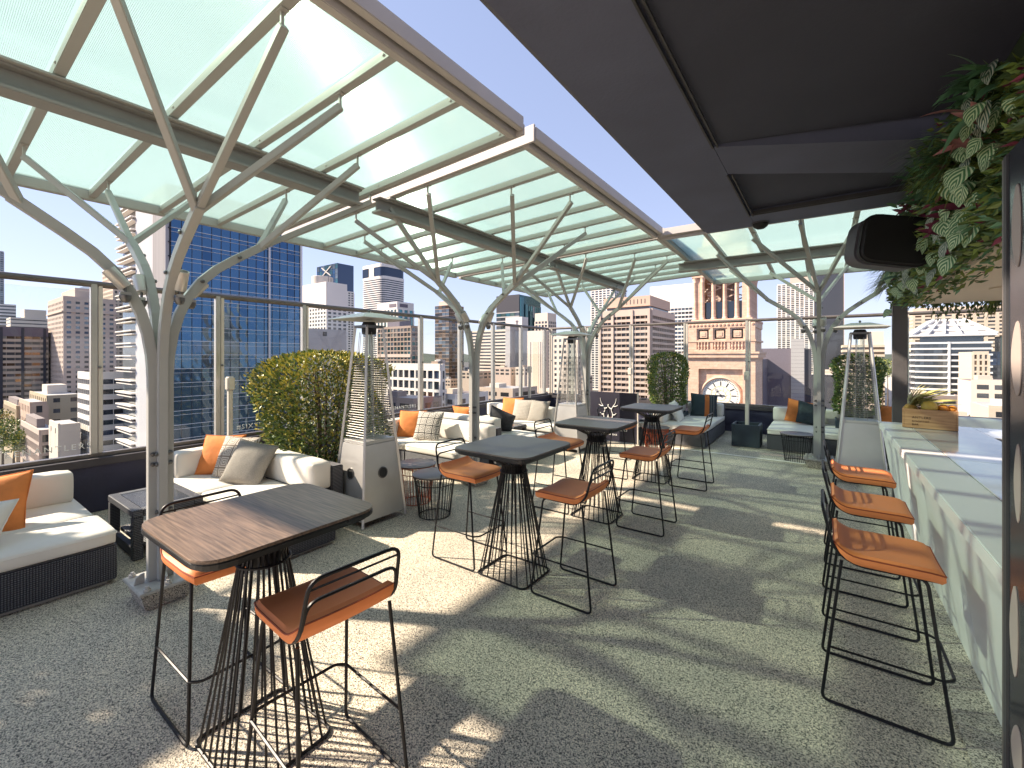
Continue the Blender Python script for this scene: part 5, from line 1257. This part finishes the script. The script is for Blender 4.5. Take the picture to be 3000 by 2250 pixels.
# balustrade course with balusters, panels above
cb_('plinth_course', -AX, AX, -AX, AX, 2.62, 3.15); cb_('string_course', -AX - .15, AX + .15, -AX - .15, AX + .15, 4.75, 5.15)
bal = MB().lathe([(.16, 0), (.16, .12), (.09, .2), (.20, .55), (.22, .75), (.10, 1.2), (.16, 1.45), (.16, 1.6)], 10).mesh('baluster', 'sandstone', smooth=True)
for c in (-3.35, 0, 3.35):
    for i in range(4): link('baluster', bal, ct, (c - .95 + i * .63, -AX + .02, 3.16 + zG))
for c0, c1 in ((-AX, -4.75), (-1.95, -1.4), (1.4, 1.95), (4.75, AX)):
    cb_('pilaster', c0, c1, -AX - .02, -AX + .4, 3.16, 4.74); cb_('pilaster', c0, c1, -AX - .02, -AX + .4, 5.16, 7.75)
for c in (-3.35, 0, 3.35):
    for s_, d_ in ((1.05, .02), (.75, .12), (.42, .2)): cb_('panel', c - s_, c + s_, -AX + .22 - d_, -AX + .3, 6.45 - s_, 6.45 + s_ * .95)
cb_('frieze', -AX, AX, -AX, AX, 7.76, 9.0); cb_('string_course', -AX - .12, AX + .12, -AX - .12, AX + .12, 9.01, 9.45)
ros = MB().lathe([(.30, 0), (.30, .08), (.18, .14), (.16, .06), (0.01, .16)], 10).mesh('rosette', 'sandstone')
for i in range(17): link('rosette', ros, ct, (-AX + .45 + i * .775, -AX - .001, 8.38 + zG), (R(90), 0, 0))
# belfry
B = 5.75
cb_('belfry_floor', -B - .3, B + .3, -B - .3, B + .3, 9.46, 9.75)
colm = MB().lathe([(.58, 0), (.58, .25), (.46, .4), (.44, .5), (.40, 8.2), (.46, 8.3), (.42, 8.4), (.60, 9.2), (.64, 9.3)], 16).mesh('column', 'sandstone', smooth=True)
for a in range(4):
    M_ = Matrix.Rotation(a * math.pi / 2, 4, 'Z')
    for x in (-B + .45, -B + 2.0, -1.95 + .45, .75, 3.1):
        p = M_ @ Vector((x if x != -B + .45 else -B + .45, -B + .35, 9.76 + zG)); link('column', colm, ct, p)
    p0 = M_ @ Vector((B - .95, -B + .95, 0)); MB().box(p0.x - .72, p0.x + .72, p0.y - .72, p0.y + .72, 9.76 + zG, 19.1 + zG).build('corner_pier', 'sandstone', ct)
    for s in (1, -1):
        for zz in (14.2, 16.8):
            q = [M_ @ Vector(v) for v in ((-3, -B + 1.6, zz + zG - 1.1 * s), (3, -B + 1.6, zz + zG + 1.1 * s))]; MB().sweep(q, .25, .25, M_ @ Vector((0, 1, 0))).build('bell_brace', 'w_pink', ct)
    q = [M_ @ Vector(v) for v in ((-4, -B + 1.1, 0), (4, -B + 1.1, 0), (4, -B + 1.15, 0), (-4, -B + 1.15, 0))]
    MB().prism([(v.x, v.y) for v in q], 9.76 + zG, 13.6 + zG).build('glass_screen', 'g_slate', ct)
cb_('inner_core', -1.6, 1.6, -1.6, 1.6, 9.76, 19, 'w_brown')
cb_('entablature', -B - .2, B + .2, -B - .2, B + .2, 19.11, 20.6); cb_('cornice', -B - .9, B + .9, -B - .9, B + .9, 20.61, 21.4); cb_('upper_stage', -B + .8, B - .8, -B + .8, B - .8, 21.41, 26)
MB().lathe([(5.2, 26 + zG), (4.6, 29 + zG), (2.5, 32 + zG), (.6, 34.5 + zG), (.2, 38 + zG)], 24).build('dome', 'sandstone', ct, smooth=True)
# dial
DZ, DR = -6.85, 3.55
ring = MB().lathe([(DR + .62, 0), (DR + .55, .35), (DR + .3, .45), (DR + .12, .2), (DR + .1, 0)], 48, cap=False).build('dial_surround', 'sandstone', ct, smooth=True); ring.location = (0, -HW + .80, DZ + zG); ring.rotation_euler = (R(90), 0, 0)
mat('dial_white', (.80, .77, .72), .5, 0, .03, 1); mat('dial_black', (.03, .03, .035), .5, 0, .1, 2)
dial = MB().lathe([(.001, .06), (DR + .12, .06)], 60, cap=False).build('dial', 'dial_white', ct); dial.location = (0, -HW + .80, DZ + zG); dial.rotation_euler = (R(90), 0, 0)
num = MB().box(-.11, .11, DR * .60, DR * .86, 0, .03).mesh('hour_mark', 'dial_black'); mi = MB().box(-.045, .045, DR * .90, DR * .98, 0, .03).mesh('minute_mark', 'dial_black')
for i in range(12): link('hour_mark', num, dial, (0, 0, .062), (0, 0, i * R(30)))
for i in range(60): link('minute_mark', mi, dial, (0, 0, .062), (0, 0, i * R(6)))
for rr in (DR * .555, DR * .30): MB().tube([(rr * math.cos(i * R(10)), rr * math.sin(i * R(10)), .07) for i in range(36)], .035, 4, True).build('dial_ring', 'fruit_yellow', dial)
for i in range(12): MB().tube([(DR * .3 * math.cos(i * R(30)), DR * .3 * math.sin(i * R(30)), .07), (DR * .555 * math.cos(i * R(30) + .2), DR * .555 * math.sin(i * R(30) + .2), .07)], .02, 4).build('dial_spoke', 'fruit_yellow', dial)
hh = MB().box(-.12, .12, -.5, DR * .34, .10, .14); hh.prism([(-.32, DR * .30), (0, DR * .24), (.32, DR * .30), (.28, DR * .44), (0, DR * .58), (-.28, DR * .44)], .10, .14)
hd = hh.build('hour_hand', 'w_grey', dial); hd.rotation_euler = (0, 0, R(37))
mh = MB().add([(-.13, -.8, .16), (.13, -.8, .16), (.04, DR * .84, .16), (-.04, DR * .84, .16), (-.13, -.8, .19), (.13, -.8, .19), (.04, DR * .84, .19), (-.04, DR * .84, .19)], [(3, 2, 1, 0), (4, 5, 6, 7), (0, 1, 5, 4), (1, 2, 6, 5), (2, 3, 7, 6), (3, 0, 4, 7)]).build('minute_hand', 'dial_black', dial); mh.rotation_euler = (0, 0, R(90))
MB().lathe([(.28, .19), (.2, .24)], 16).build('hub', 'dial_black', dial)

# right of the clock tower
t, fy, fx, zb, zt, bx = tower('dark_block', 'dark purple windowless block right of the clock tower, crossed by a slanting shadow', 2228, 2376, 2377, 1020, 128, 'w_lilac', 1240)
fy.put('wall', t, 0, fy.w - 1.4, zb, zt, 0, .4, 'w_lilac'); fy.put('light_panel', t, fy.w * .62, fy.w * .875, zb, zt + 2.8, .1, .9, 'w_grey'); fy.put('dark_strip', t, fy.w * .885, fy.w, zb, zt - .2, .0, .35, 'w_dark')
k = 0
while k < 16: fy.put('panel_joint', t, fy.w * .62, fy.w * .875, zt + 2 - k * 1.1, zt + 2.04 - k * 1.1, .9, .915, 'w_dark'); k += 1
xw = bx[0] + 2.0; zw = zt - 3.2; blk('side_wing', t, xw - 14, xw, bx[2] - 15, bx[2] - .5, GROUND, zw, 'w_lilac'); done(t)
simple('residential_tower', 'pale twin residential tower with fine window grid right of the clock tower', 2277, 2384, 2386, 826, 760, 'w_white', ['g_slate', 'g_curtain', 'g_dark'], 3.3, 7, .3, .3, seed=34, extras=penthouse((.36, .99), 15, 'w_pink', (.0, .8)), cap=300, vb=1110)
simple('residential_tower', 'taller dark gridded residential tower behind the right steel tree', 2386, 2470, 2472, 778, 640, 'w_pink', ['g_navy', 'g_dark', 'g_slate'], 3.4, 5, .3, .22, seed=35, top=10, cap=300, vb=1110, side='R')
simple('low_house', 'small beige block with square windows below the dark residential tower', 2374, 2452, 2453, 1095, 170, 'w_beige', 'g_dark', 3.4, 3.0, .55, .55, seed=36, top=1.2)
simple('stepped_block', 'tan stepped office block with bands, behind the right patio heater', 2466, 2470, 2592, 1012, 330, 'w_beige', ['g_dark', 'g_bronze'], 3.5, 6, .5, .05, seed=37, side='L', pier=False, extras=penthouse((.42, .98), 10, 'w_cream', (.0, .7)))
# white louvred building with pyramid roof
t, fy, fx, zb, zt, bx = tower('louvred_building', 'white building of wide horizontal louvres under a white pyramid roof', 2668, 2680, 2905, 1003, 280, 'g_slate', 1190, 'L')
X0, X1, Y0, Y1 = bx; z = zt
while z > zb:
    fy.put('louvre', t, 0, fy.w * .44, z - 1.15, z - .1, .1, 2.6, 'w_coolwhite'); fy.put('louvre', t, fy.w * .47, fy.w, z - 1.15, z - .1, .1, 2.6, 'w_coolwhite'); fx.put('louvre', t, 0, fx.w * .9, z - 1.15, z - .1, .1, 1.6, 'w_coolwhite')
    for i in range(7): fy.put('window', t, fy.w * (.01 + .062 * i), fy.w * (.065 + .062 * i), z - 3.6, z - 1.2, .01, .1, 'g_slate')
    z -= 3.62
fy.put('pier', t, fy.w * .44, fy.w * .468, zb, zt, .1, 2.9, 'w_coolwhite')
cx, cy2 = (X0 + X1) / 2, Y0 + (X1 - X0) / 2; hw = (X1 - X0) / 2 + 2; hh_ = hw * .36; dz = at_fw(2780, 948, 285).z - at_fw(2780, 992, 285).z
rz0 = zt + 3.5
fy.put('clerestory', t, fy.w * .08, fy.w * .92, zt, rz0, -3, -2.6, 'g_slate')
rv = [(cx - hw, cy2 - hw, rz0), (cx + hw, cy2 - hw, rz0), (cx + hw, cy2 + hw, rz0), (cx - hw, cy2 + hw, rz0), (cx - hh_, cy2 - hh_, rz0 + dz), (cx + hh_, cy2 - hh_, rz0 + dz), (cx + hh_, cy2 + hh_, rz0 + dz), (cx - hh_, cy2 + hh_, rz0 + dz)]
T_ = lambda p: (p[0] - t.location.x, p[1] - t.location.y, p[2] - t.location.z)
MB().add([T_(p) for p in rv], [(0, 1, 5, 4), (1, 2, 6, 5), (2, 3, 7, 6), (3, 0, 4, 7), (4, 5, 6, 7), (3, 2, 1, 0)]).build('pyramid_roof', 'w_grey', t)
def lp(a, b, q): return tuple(a[i] + (b[i] - a[i]) * q for i in range(3))
for (a, b, c, d) in ((0, 1, 5, 4), (3, 0, 4, 7)):
    for q in (0, .2, .4, .6, .8, 1.0):
        p, s = lp(rv[a], rv[b], q), lp(rv[d], rv[c], q); MB().sweep([T_((p[0], p[1], p[2] + .9)), T_((s[0], s[1], s[2] + .9))], 1.0, 1.8, (1, 0, 0) if a == 0 else (0, 1, 0)).build('roof_rib', 'w_coolwhite', t)
    for q in (0, .33, .66, 1.0):
        p, s = lp(rv[a], rv[d], q), lp(rv[b], rv[c], q); MB().sweep([T_((p[0], p[1], p[2] + .7)), T_((s[0], s[1], s[2] + .7))], 1.2, 1.0, (0, 0, 1)).build('roof_purlin', 'w_coolwhite', t)
done(t)
simple('office_block', 'cream sidewalled block with brown slit windows right of the louvred building', 2812, 2850, 2896, 1031, 235, 'w_beige', ['g_bronze', 'g_curtain'], 3.2, 2.2, .3, .5, seed=39, side='L', core='w_brown', faces='y', cap=160)
t, fy, fx, zb, zt, bx = tower('glass_block', 'dark navy glass block with green vertical stripes at the right end of the skyline', 2893, 2897, 2990, 1030, 260, 'g_navy', 1190, 'L')
curtain(t, fy, zb, zt, 4, 3, ['g_navy', 'g_dark'], 'w_dark', .3, 40, 150)
for i in range(9): fy.put('stripe_fin', t, fy.w * .38 + i * 1.0, fy.w * .38 + i * 1.0 + .35, zt - 22, zt + 9, .2, .8, 'g_green')
fy.put('upper_block', t, fy.w * .36, fy.w * .9, zt - 22, zt + 9, -10, .15, 'g_dark'); done(t)
simple('residential_block', 'large beige residential block behind the pyramid roof', 2660, 2676, 3060, 905, 430, 'w_beige', ['g_dark', 'g_bronze', 'g_curtain'], 3.4, 7, .5, .35, seed=41, side='L', top=7, cap=260, vb=1030)

# low roofs filling the blocks in between
rnd = random.Random(99)
pal = ['w_cream', 'w_white', 'w_tan', 'w_beige', 'w_grey', 'w_pink', 'w_roof']
n_low = 0
for i in range(400):
    u = rnd.choice([rnd.uniform(1180, 1700), rnd.uniform(2360, 3050), rnd.uniform(2360, 3050), rnd.uniform(1230, 1360)]); fw = rnd.uniform(150, 900) if u > 300 else rnd.uniform(170, 300)
    vt = V0 + rnd.uniform(70, 190) if fw < 400 else V0 + rnd.uniform(28, 70)
    p = at_fw(u, vt, fw)
    if p.z < GROUND + 6 or p.z > -6: continue
    w, d = rnd.uniform(9, 24), rnd.uniform(9, 24); h = p.z - GROUND; w1 = rnd.choice(pal)
    t = thing('low_rise', 'small pale low rise building among the distant roofs', 'building', (p.x, p.y, GROUND), 0, 'low rise buildings among the distant roofs'); t['_o'] = (p.x, p.y, GROUND)
    blk('walls', t, p.x - w / 2, p.x + w / 2, p.y - d / 2, p.y + d / 2, GROUND, p.z, w1)
    blk('roof', t, p.x - w / 2 + .4, p.x + w / 2 - .4, p.y - d / 2 + .4, p.y + d / 2 - .4, p.z, p.z + .3, rnd.choice(['w_grey', 'w_roof', 'w_white']))
    blk('roof_plant', t, p.x - w * .3, p.x - w * .05, p.y - d * .2, p.y + d * .1, p.z + .3, p.z + 2.2, rnd.choice(pal))
    blk('parapet', t, p.x - w / 2, p.x + w / 2, p.y - d / 2, p.y - d / 2 + .3, p.z, p.z + .8, w1); blk('parapet', t, p.x + w / 2 - .3, p.x + w / 2, p.y - d / 2 + .3, p.y + d / 2, p.z, p.z + .8, w1)
    for r in range(2):
        for k in range(3): blk('window', t, p.x - w * .4 + k * w * .3, p.x - w * .4 + k * w * .3 + w * .2, p.y - d / 2 - .06, p.y - d / 2, p.z - 3 - r * 3.4, p.z - 1.2 - r * 3.4, 'g_dark'); blk('window', t, p.x + w / 2, p.x + w / 2 + .06, p.y - d * .4 + k * d * .3, p.y - d * .4 + k * d * .3 + d * .2, p.z - 3 - r * 3.4, p.z - 1.2 - r * 3.4, 'g_dark')
    done(t); n_low += 1
    if n_low >= 70: break
# street trees
def city_tree(label, p, h, r, seed):
    t = thing('street_tree', label, 'tree', (p.x, p.y, GROUND)); rnd = random.Random(seed); pts = []
    blobs = [(rnd.uniform(-.6, .6) * r, rnd.uniform(-.6, .6) * r, h - r * .6 + rnd.uniform(-.3, .4) * r, r * rnd.uniform(.35, .6)) for _ in range(10)]
    for bx_, by_, bz_, br_ in blobs:
        for _ in range(170):
            d = Vector((rnd.gauss(0, 1), rnd.gauss(0, 1), rnd.gauss(0, 1))).normalized(); pts.append((Vector((bx_, by_, bz_)) + d * br_ * rnd.uniform(.7, 1.05), d))
    scatter_leaves('crown', pts, ['leaf_green', 'leaf_gold', 'leaf_dark'], [2, .6, 1.2], .8, .5, rnd, t)
    MB().tube([(0, 0, 0), (.2, 0, h * .5), (0, .3, h - r * .6)], [.5, .35, .12], 7).build('trunk', 'bark', t)
for i, (u, v, fw, r, lb) in enumerate(((8, 1268, 175, 7, 'leafy street tree at the far left beside the cream classical building'), (40, 1290, 165, 6, 'lighter leafy street tree in front of the verandah building'), (-20, 1225, 190, 7, 'dark street tree at the very left edge below the brown slab'),
                                     (2585, 1082, 300, 8, 'tree right of the dark bush, below the tan stepped block'), (2600, 1092, 290, 7, 'second tree near the column below the tan stepped block'), (2566, 1090, 320, 7, 'third tree behind the round dark bush'))):
    p = at_fw(u, v - 25, fw); city_tree(lb, p, p.z - GROUND, r, 300 + i)
